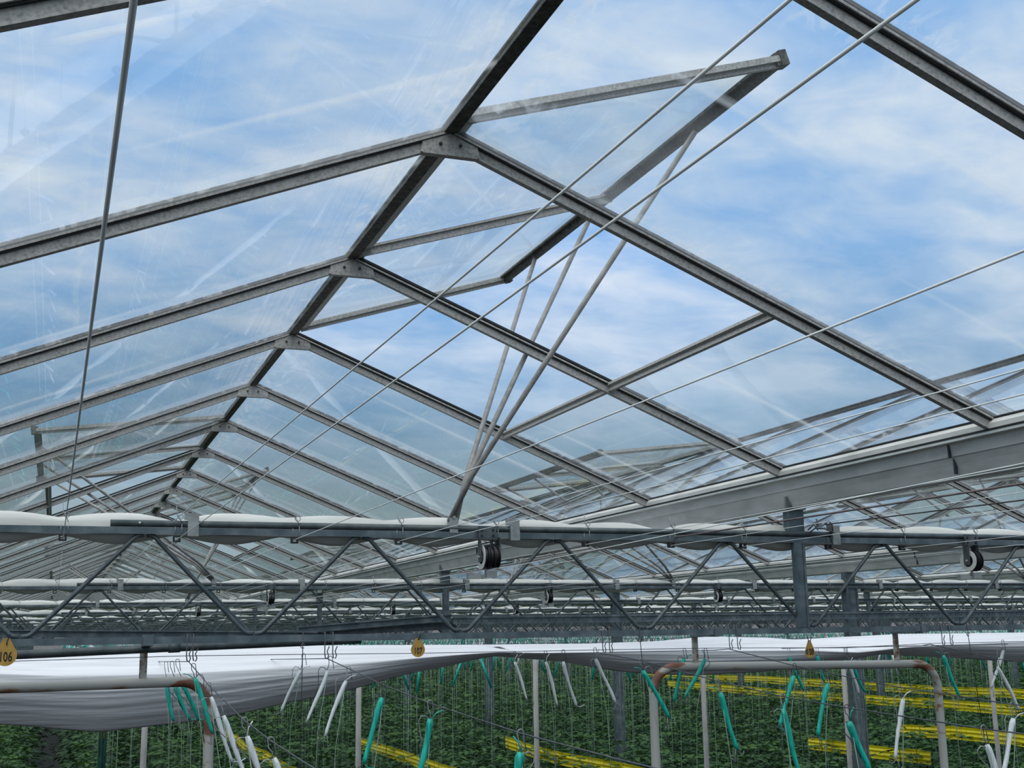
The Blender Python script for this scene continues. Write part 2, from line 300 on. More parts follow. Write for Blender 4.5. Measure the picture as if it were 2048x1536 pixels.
# ------------------------------------------------------------------ roof: rafters with gussets
def bar_mb(side):
    b = MB(); d = Vector((side * CS, 0, -SN)); n = Vector((side * SN, 0, CS)); y = Vector((0, 1, 0))
    def seg(q, w, h, a=.012, e=LROOF + .012):
        b.beam(d * a + n * q, d * e + n * q, w, h, n)
    seg(-.003, .030, .005); seg(-.0165, .009, .023); seg(-.0295, .017, .005)
    return b
def seal_mb(side):
    b = MB(); d = Vector((side * CS, 0, -SN)); n = Vector((side * SN, 0, CS))
    for q, w, h in ((.0078, .026, .007), (-.0072, .0215, .0032)): b.beam(d * .014 + n * q, d * (LROOF + .01) + n * q, w, h, n)
    return b
BAR = {s: bar_mb(s) for s in (-1, 1)}
def gusset_mb():
    b = MB(); z = Vector((0, 0, 1))
    prof = [(-.071, -.0600), (-.066, -.0345), (0, -.008), (.066, -.0345), (.071, -.0600)]
    b.prism(prof, -.0115, -.0075, ((1, 0, 0), (0, 0, 1), (0, 1, 0)))
    b.box((0, -.003, -.0605), (.13, .018, .003))
    return b
def bolt_mb(x): return MB().disc((x, -.0135, -.036), (0, 1, 0), .0042, .004, 6).disc((x, -.0165, -.036), (0, 1, 0), .0026, .006, 8)
ME_BAR = {s: BAR[s].mesh('glazing_bar', M['alu']) for s in (-1, 1)}
ME_SEAL = {s: seal_mb(s).mesh('rubber_seal', M['seal']) for s in (-1, 1)}
ME_GUS = gusset_mb().mesh('gusset_plate', M['alu'])
ME_BOLT = [bolt_mb(x).mesh('bolt', M['ridge']) for x in (-.024, .024)]
FAR_PAIR = MB(); [FAR_PAIR.merge(BAR[s]) for s in (-1, 1)]; FAR_PAIR.merge(gusset_mb()); [FAR_PAIR.merge(seal_mb(s)) for s in (-1, 1)]
ME_PAIR = FAR_PAIR.mesh('roof_rafter', M['alu'])
raft_rest = MB(); nr_ind = 0
cand = []
for j in range(-1, NR):
    for n in range(-1, 54):
        y = RY0 + n; x = XR0 + j * NAVE
        if x - 1.6 > .98 * y + 2.0 or (j == -1 and y < 12): continue
        cand.append((sqrt(x * x + y * y) + (6 if j < 0 else 0), j, n))
cand.sort()
first_n = {}
for d, j, n in cand: first_n[j] = min(first_n.get(j, 99), n)
for i, (d, j, n) in enumerate(cand):
    loc = (XR0 + j * NAVE, RY0 + n, ZRIDGE)
    if i >= 290: raft_rest.merge(FAR_PAIR, loc); continue
    k = n - first_n[j] + 1
    if j >= 0 and k <= 14:
        lab, grp = f"{ordn(k)} grey roof rafter from the camera in the {ROOF[j]}", f"rafters of the {ROOF[j]}"
    elif j >= 0: lab, grp = f"thin grey rafter far down the {ROOF[j]}", f"far rafters of the {ROOF[j]}"
    else: lab, grp = "thin grey rafter of the roof left of the nearest one", "rafters of the leftmost roof"
    if d < 13:
        o = thing('roof_rafter', lab, 'rafter', loc, grp)
        for s_ in (-1, 1): link('rubber_seal', ME_SEAL[s_], link('glazing_bar', ME_BAR[s_], o))
        gp = link('gusset_plate', ME_GUS, o)
        for me in ME_BOLT: link('bolt', me, gp)
    else:
        tag(link('roof_rafter', ME_PAIR, None, loc), lab, 'rafter', grp)
single('distant_roof_rafter', raft_rest, 'alu', 'mass of distant grey rafters in the far roofs', 'rafters', kind='stuff')

# ridges and gutters
GP = [(-.055, 3.035), (-.068, 3.020), (-.070, 2.998), (-.066, 2.990), (-.054, 2.990), (-.047, 2.957), (-.043, 2.955), (-.034, 2.936), (-.022, 2.905), (-.014, 2.898)]
GP = GP + [(-p, q) for p, q in reversed(GP)]
for j in range(-1, NR):
    x = XR0 + j * NAVE; y0 = max(.3, (x - 2.5) * 1.0)
    if j < 0: y0 = 9
    b = MB().box((0, (y0 + YEND) / 2, .004), (.018, YEND - y0, .012)).box((0, (y0 + YEND) / 2, .012), (.030, YEND - y0, .005)).box((0, (y0 + YEND) / 2, -.004), (.031, YEND - y0, .008))
    nm = ROOF[j] if j >= 0 else 'roof left of the nearest one'
    single('ridge_beam', b, 'ridge', f"dark weathered ridge beam along the top of the {nm}", 'ridge beam', 'ridge beams', (x, 0, ZRIDGE), 'thing')
    x = XC0 + j * NAVE; y0 = max(1.2, (x - 3.2))
    if j < 0: y0 = 5
    b = MB().prism(GP, y0, YEND, ((1, 0, 0), (0, 0, 1), (0, 1, 0)))
    lab = ['long grey gutter sloping across the right side, nearest one', 'second grey gutter, seen under the nearest gutter'][j] if j in (0, 1) else (f"grey gutter between the {ROOF[j]} and the next, deep in the greenhouse" if j >= 0 else 'grey gutter low at the left edge behind the girders')
    o = thing('rain_gutter', lab, 'gutter', (x, 0, 0), 'gutters')
    part('channel', b, 'gutter', o)
    part('seat_seal', MB().box((-.0555, (y0 + YEND) / 2, 3.0345), (.006, YEND - y0, .007)).box((-.0685, (y0 + YEND) / 2, 3.003), (.005, YEND - y0, .006)), 'seal', o)
    part('bright_lip', MB().box((-.0715, (y0 + YEND) / 2, 2.994), (.004, YEND - y0, .0045)), 'wire', o)
    js = MB()
    for y in ([YT0 - .85, YT0 + 3.2, YT0 + 7.2, YT0 + 11.2] if j >= 0 else []):
        if y > y0 + .2:
            for sx in (-1, 1):
                js.box((sx * .0535, y, 2.972), (.008, .005, .036)).box((sx * .037, y, 2.932), (.010, .005, .045))
    if js.v: part('joint_strap', js, 'galvdark', o)

# vents: which (nave, side, y0) are open
VENTS = [(j, (1 if i % 2 == 0 else -1), 2.42 + 4 * i) for j in range(0, NR) for i in range(0, 12)]
VENT_SET = {(j, s, round(y + .09 - RY0)): True for j, s, y in VENTS}
DV = .93          # opening length down the slope (horizontal metres .865)
def pane_mb(L, y0=.006, y1=.994, x0=.016, side=1):
    return MB().box(((x0 + L) / 2, (y0 + y1) / 2, .002 * side), (L - x0, y1 - y0, .004))
ME_PANE = {(low, sd_, far): pane_mb(LROOF, x0=DV + .01 if low else .016, side=sd_).mesh('glass_pane', M['glass_plain' if far else 'glass']) for low in (False, True) for sd_ in (-1, 1) for far in (False, True)}
def pane_matrix(j, side, n):
    return Matrix(((side * CS, 0, SN, XR0 + j * NAVE), (0, 1, 0, RY0 + n), (-SN, 0, side * CS, ZRIDGE), (0, 0, 0, 1)))
pcand = []
for j in range(-1, NR):
    for n in range(-2, 53):
        y = RY0 + n + .5; x = XR0 + j * NAVE
        if x - 1.6 > .98 * y + 2.0 or (j == -1 and y < 12): continue
        for s in (-1, 1):
            xx = x + s * .75; pcand.append((sqrt(xx * xx + y * y) + (6 if j < 0 else 0), j, n, s))
pcand.sort(); rest = MB(); fp = {}
PB = {(low, sd_): pane_mb(LROOF, x0=DV + .01 if low else .016, side=sd_) for low in (False, True) for sd_ in (-1, 1)}
for d, j, n, s in pcand: fp[(j, s)] = min(fp.get((j, s), 99), n)
for i, (d, j, n, s) in enumerate(pcand):
    low = (j, s, n) in VENT_SET or (j, s, n - 1) in VENT_SET
    mx = pane_matrix(j, s, n)
    if i >= 290: rest.merge(PB[(low, s)], T=mx); continue
    sl = 'left' if s < 0 else 'right'; k = n - fp[(j, s)] + 1
    what = 'short glass pane below a vent' if low else 'clear glass pane'
    if j >= 0 and k <= 14: lab, grp = f"{what}, {ordn(k)} from the camera, {sl} slope, {ROOF[j]}", f"glass in the {sl} slope of the {ROOF[j]}"
    elif j >= 0: lab, grp = f"{what} far down the {sl} slope of the {ROOF[j]}", f"far glass in the {sl} slope of the {ROOF[j]}" + (' below vents' if low else '')
    else: lab, grp = f"{what} in the roof left of the nearest one", 'glass of the leftmost roof'
    o = link('glass_pane', ME_PANE[(low, s, d >= 11)]); o.matrix_world = mx
    tag(o, lab, 'glass pane', grp)
single('distant_glass_pane', rest, 'glass_plain', 'mass of distant glass panes in the far roofs', 'glass panes', kind='stuff')

# purlins under the open vents and the vents themselves
ang_open = {1: math.atan2(.263, .82), -1: math.atan2(-.112, .92)}
def vent_parts(side):
    L = .865 if side > 0 else .925; b = {}
    # local: x away from the ridge along the vent, y along the ridge, z normal
    b['hinge_rail'] = MB().box((.012, 1, .0), (.026, 2.0, .024))
    b['bottom_rail'] = MB().box((L, 1, -.003), (.022, 2.03, .034)).box((L - .016, 1, .004), (.02, 2.0, .008))
    b['end_bar'] = [MB().box((L / 2, y, -.002), (L, .034, .016)).box((L / 2, y, -.013), (L, .012, .016)) for y in (.0, 2.0)]
    b['middle_bar'] = MB().box((L / 2, 1, -.003), (L, .026, .008)).box((L / 2, 1, -.016), (L, .010, .024))
    b['corner_cap'] = [MB().box((L + .012, y, -.002), (.022, .034, .040)) for y in (-.002, 2.002)]
    b['vent_glass'] = [MB().box((L / 2, y, .005), (L - .03, .97, .004)) for y in (.5, 1.5)]
    return b
ME_V = {}
for s in (1, -1):
    p = vent_parts(s); ME_V[s] = []
    for k, v in p.items():
        for q in (v if isinstance(v, list) else [v]):
            ME_V[s].append((k, q.mesh(k, M['glass' if k == 'vent_glass' else ('ridge' if k in ('corner_cap', 'bottom_rail') else 'alu')]), q))
far_vent = MB(); far_vglass = MB(); far_rod = MB()
def vent_matrix(j, s, y0):
    a = ang_open[s]; c, sn = cos(a), sin(a)
    return Matrix(((s * c, 0, -s * sn, XR0 + j * NAVE + s * .012), (0, s, 0, y0 + (0 if s > 0 else 2)), (sn, 0, c, ZRIDGE + .006), (0, 0, 0, 1)))
vl = {(0, 2.42): 'large open roof vent tilted up above the right slope of the nearest roof', (0, 6.42): 'open roof vent on the left slope of the nearest roof, low at the left edge',
      (1, 2.42): 'open roof vent at the right edge, on the far slope of the second roof', (1, 6.42): 'open roof vent of the second roof, seen through glass above the near gutter'}
vents_sorted = sorted(VENTS, key=lambda v: (XR0 + v[0] * NAVE) ** 2 + v[2] ** 2)
purl_rest = MB(); cnt = 0
for j, s, y0 in vents_sorted:
    x = XR0 + j * NAVE
    if x - 1.0 > .98 * (y0 + 2) + 1.5 or y0 > 50: continue
    mx = vent_matrix(j, s, y0); near = sqrt(x * x + y0 * y0) < 26
    sl = 'right' if s > 0 else 'left'
    far_lab = f"open roof vent, {ordn(int((y0 - 2.4) // 4) + 1)} from the camera, {sl} slope, {ROOF[j]}"
    lab = vl.get((j, y0), far_lab)
    o = thing('roof_vent', lab, 'roof vent', (0, 0, 0), 'open roof vents'); o.matrix_world = mx
    for nm, me, q in ME_V[s]: link(nm, me, o)
    # purlin: the bar at the lower end of the opening
    d = Vector((s * CS, 0, -SN)); nn = Vector((s * SN, 0, CS)); c = Vector((x, 0, ZRIDGE)) + d * DV
    b = MB().beam(c + Vector((0, y0 + .09, 0)) - nn * .006, c + Vector((0, y0 + 2.09, 0)) - nn * .006, .030, .010, nn).beam(c + Vector((0, y0 + .09, 0)) - nn * .018, c + Vector((0, y0 + 2.09, 0)) - nn * .018, .009, .020, nn)
    single('vent_sill_bar', b, 'alu', lab.replace('open roof vent', 'grey cross bar below vent') if lab == far_lab else {(0, 2.42): 'grey cross bar closing the lower edge of the big open vent', (0, 6.42): 'grey cross bar below the vent opening at the left edge', (1, 2.42): 'grey cross bar below the open vent at the right edge', (1, 6.42): 'grey cross bar below the vent of the second roof, behind the near gutter'}[(j, y0)], 'cross bar', 'vent sill bars')
    # opener: three push tubes from one bracket on the girder
    L = .865 if s > 0 else .925
    top = [mx @ Vector((L - .012, t, -.02)) for t in ((.41, 1.125, 1.655) if s > 0 else (.35, .9, 1.6))]
    yb = y0 + 1.11
    base = Vector((x + (.327 if s > 0 else .093), yb, 2.835))
    o = thing('vent_opener', {(0, 2.42): 'three grey push tubes fanning up to the big open vent', (0, 6.42): 'grey push tubes slanting to the vent at the left edge', (1, 2.42): 'push tubes of the vent at the right edge', (1, 6.42): 'push tubes of the second roof vent behind the near gutter'}.get((j, y0), f"push tubes of the {ordn(int((y0 - 2.4) // 4) + 1)} vent from the camera, {ROOF[j]}"), 'vent opener', tuple(base), 'vent openers')
    for q, t in enumerate(top):
        e = Vector(((q - 1) * .010, 0, 0)); rel = t - base
        kn = e + Vector((0, 0, .03)) + (rel - e) * .10
        part('push_tube', MB().tube([e, kn, rel], [.0085, .0085, .0080], 8 if near else 5), 'rod', o)
    if near: part('bracket', MB().box((0, 0, -.012), (.026, .03, .045)).disc((0, -.016, .012), (0, 1, 0), .005, .006, 8), 'galvlight', o)

# ------------------------------------------------------------------ girders
APX = [.223 + .612 * k for k in range(-4, 110)]
def diag_mb(xa, xb):
    za, zb = ZT - .024, ZB + .007; d = 1 if xb > xa else -1
    p = [(xa + d * .004, 0, za + .003), (xa + d * .020, 0, za + .001), (xa + d * .030, 0, za - .006), (xa + d * .040, 0, za - .018), (xb - d * .038, 0, zb + .016), (xb - d * .028, 0, zb + .005), (xb - d * .018, 0, zb), (xb - d * .002, 0, zb - .002)]
    return MB().tube(p, .0064, 8)
DG = {s: diag_mb(0, s * .306) for s in (-1, 1)}
ME_DG = {s: DG[s].mesh('diagonal', M['galvdark']) for s in (-1, 1)}
NG = 13
GL = ['nearest', 'second', 'third', 'fourth', 'fifth', 'sixth', 'seventh', 'eighth', 'ninth', 'tenth', 'eleventh', 'twelfth', 'thirteenth']
DIPS = [.307 + .3065 * k for k in range(-6, 220)]
def roll_mb(k, x0, x1):
    r = random.Random(k); b = MB(); step = .0306 if k < 2 else .0613 if k < 6 else .1532; seg = 14 if k < 2 else 8
    nx = int((x1 - x0) / step); ph = [r.uniform(0, 6) for _ in range(6)]
    dep = {}
    for i in range(-8, 230): dep[i] = r.choice((.15, .5, .9, 1.0, .3)) if k else {0: 1.0, 1: .45, 2: .5, 3: .95, 4: .5, 5: 1., 6: .35, 7: .95, 8: .6, 9: .5}.get(i, .6)
    vs = []
    for i in range(nx + 1):
        x = x0 + i * step
        q = (x - .307) / .3065; c0 = math.floor(q); f = q - c0
        pin = dep.get(int(c0), .5) * max(0, 1 - f / .42) ** 1.5 + dep.get(int(c0) + 1, .5) * max(0, 1 - (1 - f) / .42) ** 1.5
        pin = min(pin, 1)
        wob = .002 * sin(3.1 * x + ph[0]) + .0015 * sin(7.7 * x + ph[1])
        zt = 2.851 + wob - .025 * pin; zb = 2.7605 + .5 * wob + .026 * max(0, 1 - min(f, 1 - f) / .45) ** 1.2
        ry = .034 - .014 * pin
        for a in range(seg):
            t = 2 * pi * a / seg
            fold = 1 + .05 * sin(5 * t + 2.2 * x + ph[2]) + .03 * sin(9 * t - 5 * x + ph[3])
            vs.append((x, .052 + ry * cos(t) * fold, (zt + zb) / 2 + (zt - zb) / 2 * sin(t)))
    fs = [(i * seg + a, (i + 1) * seg + a, (i + 1) * seg + (a + 1) % seg, i * seg + (a + 1) % seg) for i in range(nx) for a in range(seg)]
    fs += [tuple(range(seg)), tuple(nx * seg + a for a in reversed(range(seg)))]
    return b.add(vs, fs, True)
def curl_mb():
    p = [(0, -.016, 2.780), (0, -.016, 2.812), (.0, -.012, 2.858), (-.001, -.010, 2.862)]
    b = MB().tube([(-.004, -.014, 2.865), (-.002, -.014, 2.840), (.001, -.015, 2.832)], .0011, 5)
    b.tube([(.001, -.015, 2.832)] + arc((.008, -.015, 2.834), .0072, pi, -1.2 * pi, 12, (1, 0, 0), (0, 0, 1)) + [(.012, -.016, 2.815)], .0011, 5)
    b.tube([(.012, -.016, 2.815), (.013, -.016, 2.782), (-.006, -.016, 2.778), (-.006, -.016, 2.806)], .001, 5)
    return b
def clip_mb(): return MB().box((0, -.01, 2.7655), (.020, .014, .0045)).box((-.0080, -.01, 2.772), (.0045, .014, .012)).box((.0080, -.01, 2.772), (.0045, .014, .012)).box((0, -.01, 2.7785), (.020, .014, .003))
ME_CURL = curl_mb().mesh('wire_curl', M['hookwire']); ME_CLIP = clip_mb().mesh('wire_clip', M['black'])
HOOKCLIP = curl_mb()
def bracket_mb(x): return MB().box((x, -.016, 2.823), (.030, .010, .042)).box((x, -.0195, 2.794), (.030, .006, .028)).box((x - .019, -.010, 2.838), (.010, .02, .022))
for k in range(NG):
    y = YT0 + BAY * k; x0, x1 = -1.2 - .06 * k, .98 * y + 1.6
    if k >= 1: x0 = -1.8 - .35 * k * .5
    g_ = thing('trellis_girder', f"{GL[k]} grey trellis girder crossing the greenhouse" + (' with bent tube webbing' if k == 0 else ', counted from the camera'), 'girder', (0, y, 0), 'trellis girders')
    part('top_chord', MB().box(((x0 + x1) / 2, 0, ZT - .0095), (x1 - x0, .026, .019)), 'galv', g_)
    part('bottom_chord', MB().box(((x0 + x1) / 2, 0, ZB - .009), (x1 - x0, .028, .019)), 'galv', g_)
    da = [a for a in APX if x0 + .3 < a < x1 - .3]
    if k < 6:
        for a in da:
            for s in (-1, 1): link('diagonal', ME_DG[s], g_, (a, 0, 0))
    else:
        w = MB()
        for a in da:
            for s in (-1, 1): w.tube([(a, 0, ZT - .02), (a + s * .306, 0, ZB)], .0088, 4)
        part('webbing', w, 'galvdark', g_)
    if k == 0:
        bd = MB()
        for x in (.35, .245, .62, .665, 1.005, 1.61, 1.72, 2.03, 2.79, 2.9, 3.02):
            pass
    # short gutter posts and columns
    for j in range(-1, NR):
        xc = XC0 + j * NAVE
        if xc > x1 - .3 or (j == -1 and k < 2): continue
        if j % 2 == 0:
            o = thing('gutter_post', f"short grey gutter post on the {GL[k]} girder, under the " + ('nearest gutter' if j == 0 else f"gutter after the {ROOF[j]}"), 'post', (xc, y, 0), 'gutter posts')
            part('lower_channel', MB().box((0, -.002, (ZB + ZT) / 2 - .01), (.030, .024, ZT - ZB - .018)).box((.018, -.010, (ZB + ZT) / 2 - .01), (.008, .014, ZT - ZB - .018)).box((-.018, -.010, (ZB + ZT) / 2 - .01), (.006, .014, ZT - ZB - .018)), 'galv', o)
            part('upper_post', MB().box((.002, .012, 2.845), (.058, .036, .112)), 'galv', o)
            if k < 3: part('saddle', MB().box((-.026, -.012, 2.918), (.034, .010, .042)).box((.0, .012, 2.899), (.075, .05, .008)).disc((-.026, -.020, 2.914), (0, 1, 0), .007, .008, 6), 'galvlight', o)
        else:
            o = thing('steel_column', f"tall blue-grey steel column at the {GL[k]} girder, under the " + ('second gutter' if j == 1 else 'leftmost gutter' if j < 0 else f"gutter after the {ROOF[j]}"), 'column', (xc, y, 0), 'steel columns'); o['kind'] = 'thing'
            part('shaft', MB().box((0, .03, 1.40), (.086, .070, 2.80)).box((-.043, -.005, 1.4), (.012, .014, 2.8)).box((.043, -.005, 1.4), (.012, .014, 2.8)), 'galv', o)
            part('upper_shaft', MB().box((0, .03, 2.85), (.075, .06, .10)), 'galv', o)
            if k < 5: part('base_plate', MB().box((0, .03, .006), (.16, .16, .012)), 'galv', o)
    # rolled screen
    single('rolled_screen', roll_mb(k, x0, x1), 'screen', f"rolled white shade screen lying along the {GL[k]} girder", 'shade screen', 'rolled shade screens', (0, y, 0))
    # pull pipe on top of the chord
    px0 = .129 if k == 0 else .129 - k * .02
    o = thing('pull_pipe', f"grey screen pull pipe resting on the {GL[k]} girder", 'pipe', (0, y, 0), 'screen pull pipes')
    part('tube', MB().tube([(px0, -.006, 2.8145), (x1, -.006, 2.8145)], .0096, 10 if k < 3 else 6), 'galvdark', o)
    if k == 0: part('end_rivet', MB().disc((.206, -.0165, 2.816), (0, 1, 0), .0032, .003, 10), 'whitedisc', o)
    bx = [.35 + 1.062 * i for i in range(0, 60) if .35 + 1.062 * i < x1] if k else [.35, 1.312, 2.478, 3.55]
    if k < 5:
        for x in bx[:40]: part('bracket', bracket_mb(x), 'galvlight', o)
    # hooks that carry the wires over and under
    if k < 4:
        for i, x in enumerate(DIPS):
            if x < (-.3 if k == 0 else x0) or x > x1 - .2 or (k and x > .98 * y + .5): continue
            xx = x + (.02 * sin(7 * i) if k else 0)
            if k == 0:
                xx = {0: .008, 1: .307}.get(i - 5, None) or {2: .636, 3: .945, 4: 1.246, 5: 1.551, 6: 1.852, 7: 2.118, 8: 2.45, 9: 2.752, 10: 3.065}.get(i - 5, x)
            o = thing('screen_wire_hook', f"curled wire hook with black clip, {ordn(max(1, i - 4))} from the left on the nearest girder" if k == 0 and i >= 5 else f"small curled wire hook on the {GL[k]} girder", 'wire hook', (xx, y, 0), f"wire hooks on the {GL[k]} girder")
            link('wire_curl', ME_CURL, o); link('wire_clip', ME_CLIP, o)

# ------------------------------------------------------------------ wires along the house
def wire(name, pts, r, m, label, cat='wire', seg=6): return single(name, MB().tube(pts, r, seg), m, label, cat, 'long wires')
for X, zf, zn, yn, r, lab in ((.010, 2.773, 2.655, .20, .0011, 'pale screen wire running almost straight up the left side'),
        (.304, 2.829, 2.783, .20, .0011, 'upper of two pale wires crossing the big open vent'),
        (.310, 2.772, 2.745, .20, .0011, 'lower of two pale wires crossing the big open vent'),
        (.636, 2.774, 2.762, .40, .0012, 'pale wire ending at the third black clip, crossing the right slope'),
        (.947, 2.774, 2.765, .50, .0010, 'pale wire ending at the fourth black clip, low across the right slope'),
        (1.022, 2.766, 2.757, .50, .0010, 'pale wire running just under another one to the pulley')):
    wire('screen_wire', [(X, 52, 2.772 + (zf - 2.772)), (X, YT0 + BAY, zf), (X, YT0, zf), (X, yn, zn)], r, 'wire', lab)
for i, X in enumerate((1.55, 1.85, 2.12, 2.752, 3.065)):
    wire('screen_wire', [(X, 52, 2.770), (X, YT0, 2.770), (X, .9, 2.768)], .0009, 'wire', f"thin pale wire under the near gutter, {ordn(i + 1)} counted from the pulley")
wire('drive_cable', [(1.869, 30, 2.80), (1.869, YT0, 2.797), (1.869, 1.2, 2.785)], .0026, 'rustrod', 'thick brown drive cable running below the near gutter', 'cable')
wire('drive_cable', [(2.43, YT0 - .02, 2.846), (2.475, 2.63, 2.838), (2.475, 1.6, 2.83)], .0021, 'rustrod', 'brown drive cable tied off at the gutter post', 'cable')
wire('drive_cable', [(1.225, 40, 2.70), (1.225, YT0 + .02, 2.692), (1.235, YT0 - .2, 2.69), (1.30, 1.0, 2.735)], .0011, 'wire', 'pale cable running through the nearest pulley', 'cable')
# tied-off cable end with clamps
o = thing('cable_clamp', 'tangled cable end with screw clamp beside the gutter post', 'cable clamp', (2.415, YT0 - .03, 2.838))
part('cable_loop', MB().tube([(-.055, 0, -.012), (-.03, -.004, .010), (0, -.006, .004), (.03, 0, .020), (.045, .004, .008), (.046, .004, -.014)], .0026, 6).tube([(-.045, .004, -.018), (-.02, .006, -.004), (.012, .002, -.006), (.05, .004, -.018)], .0026, 6), 'rustrod', o)
part('clamp', MB().box((-.012, -.004, .006), (.016, .012, .014)).tube([(-.022, -.004, .026), (-.010, -.004, .0)], .003, 6).tube([(-.036, -.004, .012), (-.018, -.004, -.012)], .003, 6), 'galvlight', o)

# ------------------------------------------------------------------ pulleys
def pulley(loc, label, ax, wheels):
    o = thing('cable_pulley', label, 'pulley', loc, 'cable pulleys')
    mp = part('mounting_plate', MB().box((0, -.020, .004), (.056, .006, .038)), 'galvdark', o)
    for x in (-.018, .018):
        for z in (.011, -.006): part('bolt', MB().disc((x, -.0245, z), (0, 1, 0), .0036, .004, 8), 'black', mp)
    ax = Vector(ax).normalized(); sd = Vector((0, 0, 1)); fw = ax.cross(sd)
    c = Vector((0, -.012, -.070))
    for q, wv in enumerate(wheels):
        w = MB(); cc = c + ax * wv
        w.disc(cc - ax * .006, ax, .037, .003, 32, .027).disc(cc + ax * .006, ax, .037, .003, 32, .010).disc(cc, ax, .029, .010, 28)
        wh = part('wheel', w, 'black', o)
        if q == 0: part('rim', MB().disc(cc - ax * .0085, ax, .0365, .002, 32, .021), 'whitedisc', wh)
    lo, hi = min(wheels) - .014, max(wheels) + .014
    for t in (lo, hi):
        part('side_strap', MB().box(c + ax * t + sd * .022, (.003, .026, .074), (ax, fw, sd)), 'galvdark', o)
    part('axle', MB().tube([c + ax * (lo - .006), c + ax * (hi + .006)], .004, 8), 'galvlight', o)
    part('cable_guide', MB().box((-.042, -.014, -.127), (.040, .020, .017)).box((.012, -.014, -.121), (.034, .020, .021)).box((-.010, -.014, -.127), (.022, .008, .010)).tube([(-.003, -.014, -.13), (-.003, -.014, -.09)], .004, 8), 'galvlight', o)
    return o
pulley((1.218, YT0 - .01, 2.798), 'double pulley hanging from the nearest girder beside the vent tubes', (1, .0, 0), (-.008, .010, .026))
pulley((3.035, YT0 - .01, 2.798), 'pulley with pale rim hanging from the nearest girder near its right end', (1, .12, 0), (-.006, .014))
for k in (1, 2):
    for x, w in ((1.218, 'under the first vent tubes'), (3.035, 'right of the near gutter post'), (4.3, 'left of the second gutter')):
        pulley((x, YT0 + BAY * k - .01, 2.798), f"small dark pulley on the {GL[k]} girder, {w}", (1, 0, 0), (-.008, .010))

# ------------------------------------------------------------------ perforated channel and pipes near the bottom chord
o = thing('cable_channel', 'long perforated grey channel behind the nearest girder', 'cable channel', (0, 6.5, 0))
b = MB().beam((2.05, 0, 2.571), (6.4, .0, 2.578), .05, .036).beam((2.05, -.027, 2.591), (6.4, -.027, 2.598), .012, .010)
part('straight_run', b, 'galv', o)
hl = MB()
for i in range(96): hl.disc((2.08 + .0448 * i, -.026, 2.571 + .0000718 * i), (0, 1, 0), .0028, .003, 6)
part('punched_hole', hl, 'black', o)['kind'] = 'stuff'
b = MB()
for p, q in (((-.5, 2.540), (.402, 2.523)), ((.402, 2.523), (1.30, 2.505)), ((1.20, 2.532), (2.04, 2.591))):
    b.beam((p[0], 0, p[1]), (q[0], 0, q[1]), .04, .034).beam((p[0], -.02, p[1] + .017), (q[0], -.02, q[1] + .017), .03, .006)
part('sagging_run', b, 'galv', o)
b = MB().beam((1.0, .05, 2.515), (2.08, .05, 2.558), .04, .022).beam((1.3, .03, 2.510), (2.08, .03, 2.538), .03, .020); part('loose_rail', b, 'galvdark', o)
o = thing('sloping_pipe', 'dark round pipe just below the left end of the nearest bottom chord', 'pipe', (0, 3.63, 0))
part('tube', MB().tube([(-.6, 0, 2.4475), (.323, 0, 2.4755), (.86, 0, 2.489)], .0118, 12), 'galvdark', o)
part('coupling', MB().tube([(.306, 0, 2.475), (.338, 0, 2.476)], .0145, 12), 'galvdark', o)

# ------------------------------------------------------------------ arches
def arch(xl, xr, y, zl, zr, label, straps):
    o = thing('pipe_arch', label, 'pipe arch', (0, y, 0), 'pipe arches')
    R = .085; P, Wr = [], []
    def ad(p, w): P.append(p); Wr.append(w)
    for i in range(9): ad((xl, 0, .02 + (zl - R - .02) * i / 8), -.12 if i < 7 else -.05)
    for q in arc((xl + R, 0, zl - R), R, pi, pi / 2, 10, (1, 0, 0), (0, 0, 1))[1:]: ad(q, .25)
    n = 24
    for i in range(1, n): ad((xl + R + (xr - xl - 2 * R) * i / n, 0, zl + (zr - zl) * i / n), .04 if i < 4 else (.03 if xr < 1 else -.02))
    for q in arc((xr - R, 0, zr - R), R, pi / 2, 0, 10, (1, 0, 0), (0, 0, 1)): ad(q, .16 if xr > 1 else .27)
    for i in range(1, 9): ad((xr, 0, zr - R - (zr - R - .02) * i / 8), -.12)
    part('bent_pipe', MB().tube(P, .0145, 14, True, Wr), 'pipe', o, 'wear')
    for x in straps:
        z = zl + (zr - zl) * (x - xl) / (xr - xl)
        s = part('hanging_strap', MB().box((x, -.004, (z + 2.476) / 2 + .003), (.021, .005, 2.482 - z)), 'rust', o)
        part('saddle', MB().box((x, -.152 + .0, 2.497), (.028, .034, .030)).box((x, -.07, 2.483), (.024, .15, .006)), 'galv', s)
        part('rivet', MB().disc((x, -.009, 2.468), (0, 1, 0), .006, .006, 10), 'galvlight', s)
arch(1.849, 2.985, 3.68, 2.384, 2.372, 'cream painted arch of rusty pipe in the right half, hung from the girder', (2.008, 2.815))
arch(-.71, .432, 3.68, 2.371, 2.379, 'cream painted arch of rusty pipe at the left edge, hung from the girder', (-.55, .243))

for i, (x, lab) in enumerate(((.36, 'pale slim post below the left cloth, beside the left arch leg'), (1.226, 'pale slim post left of the green string hook in mid picture'), (2.03, 'pale slim post below the meeting point of both cloths'),
        (2.875, 'pale slim post inside the right arch, left one'), (3.66, 'pale slim post inside the right arch, before the dark column'), (4.56, 'pale slim post right of the right arch'))):
    o = thing('support_post', lab, 'post', (x, 5.2, 0), 'slim posts')
    part('tube', MB().tube([(0, 0, .0), (0, 0, 2.42)], .0118, 10), 'post', o)
    part('foot', MB().box((0, 0, .004), (.08, .08, .008)), 'galv', o)

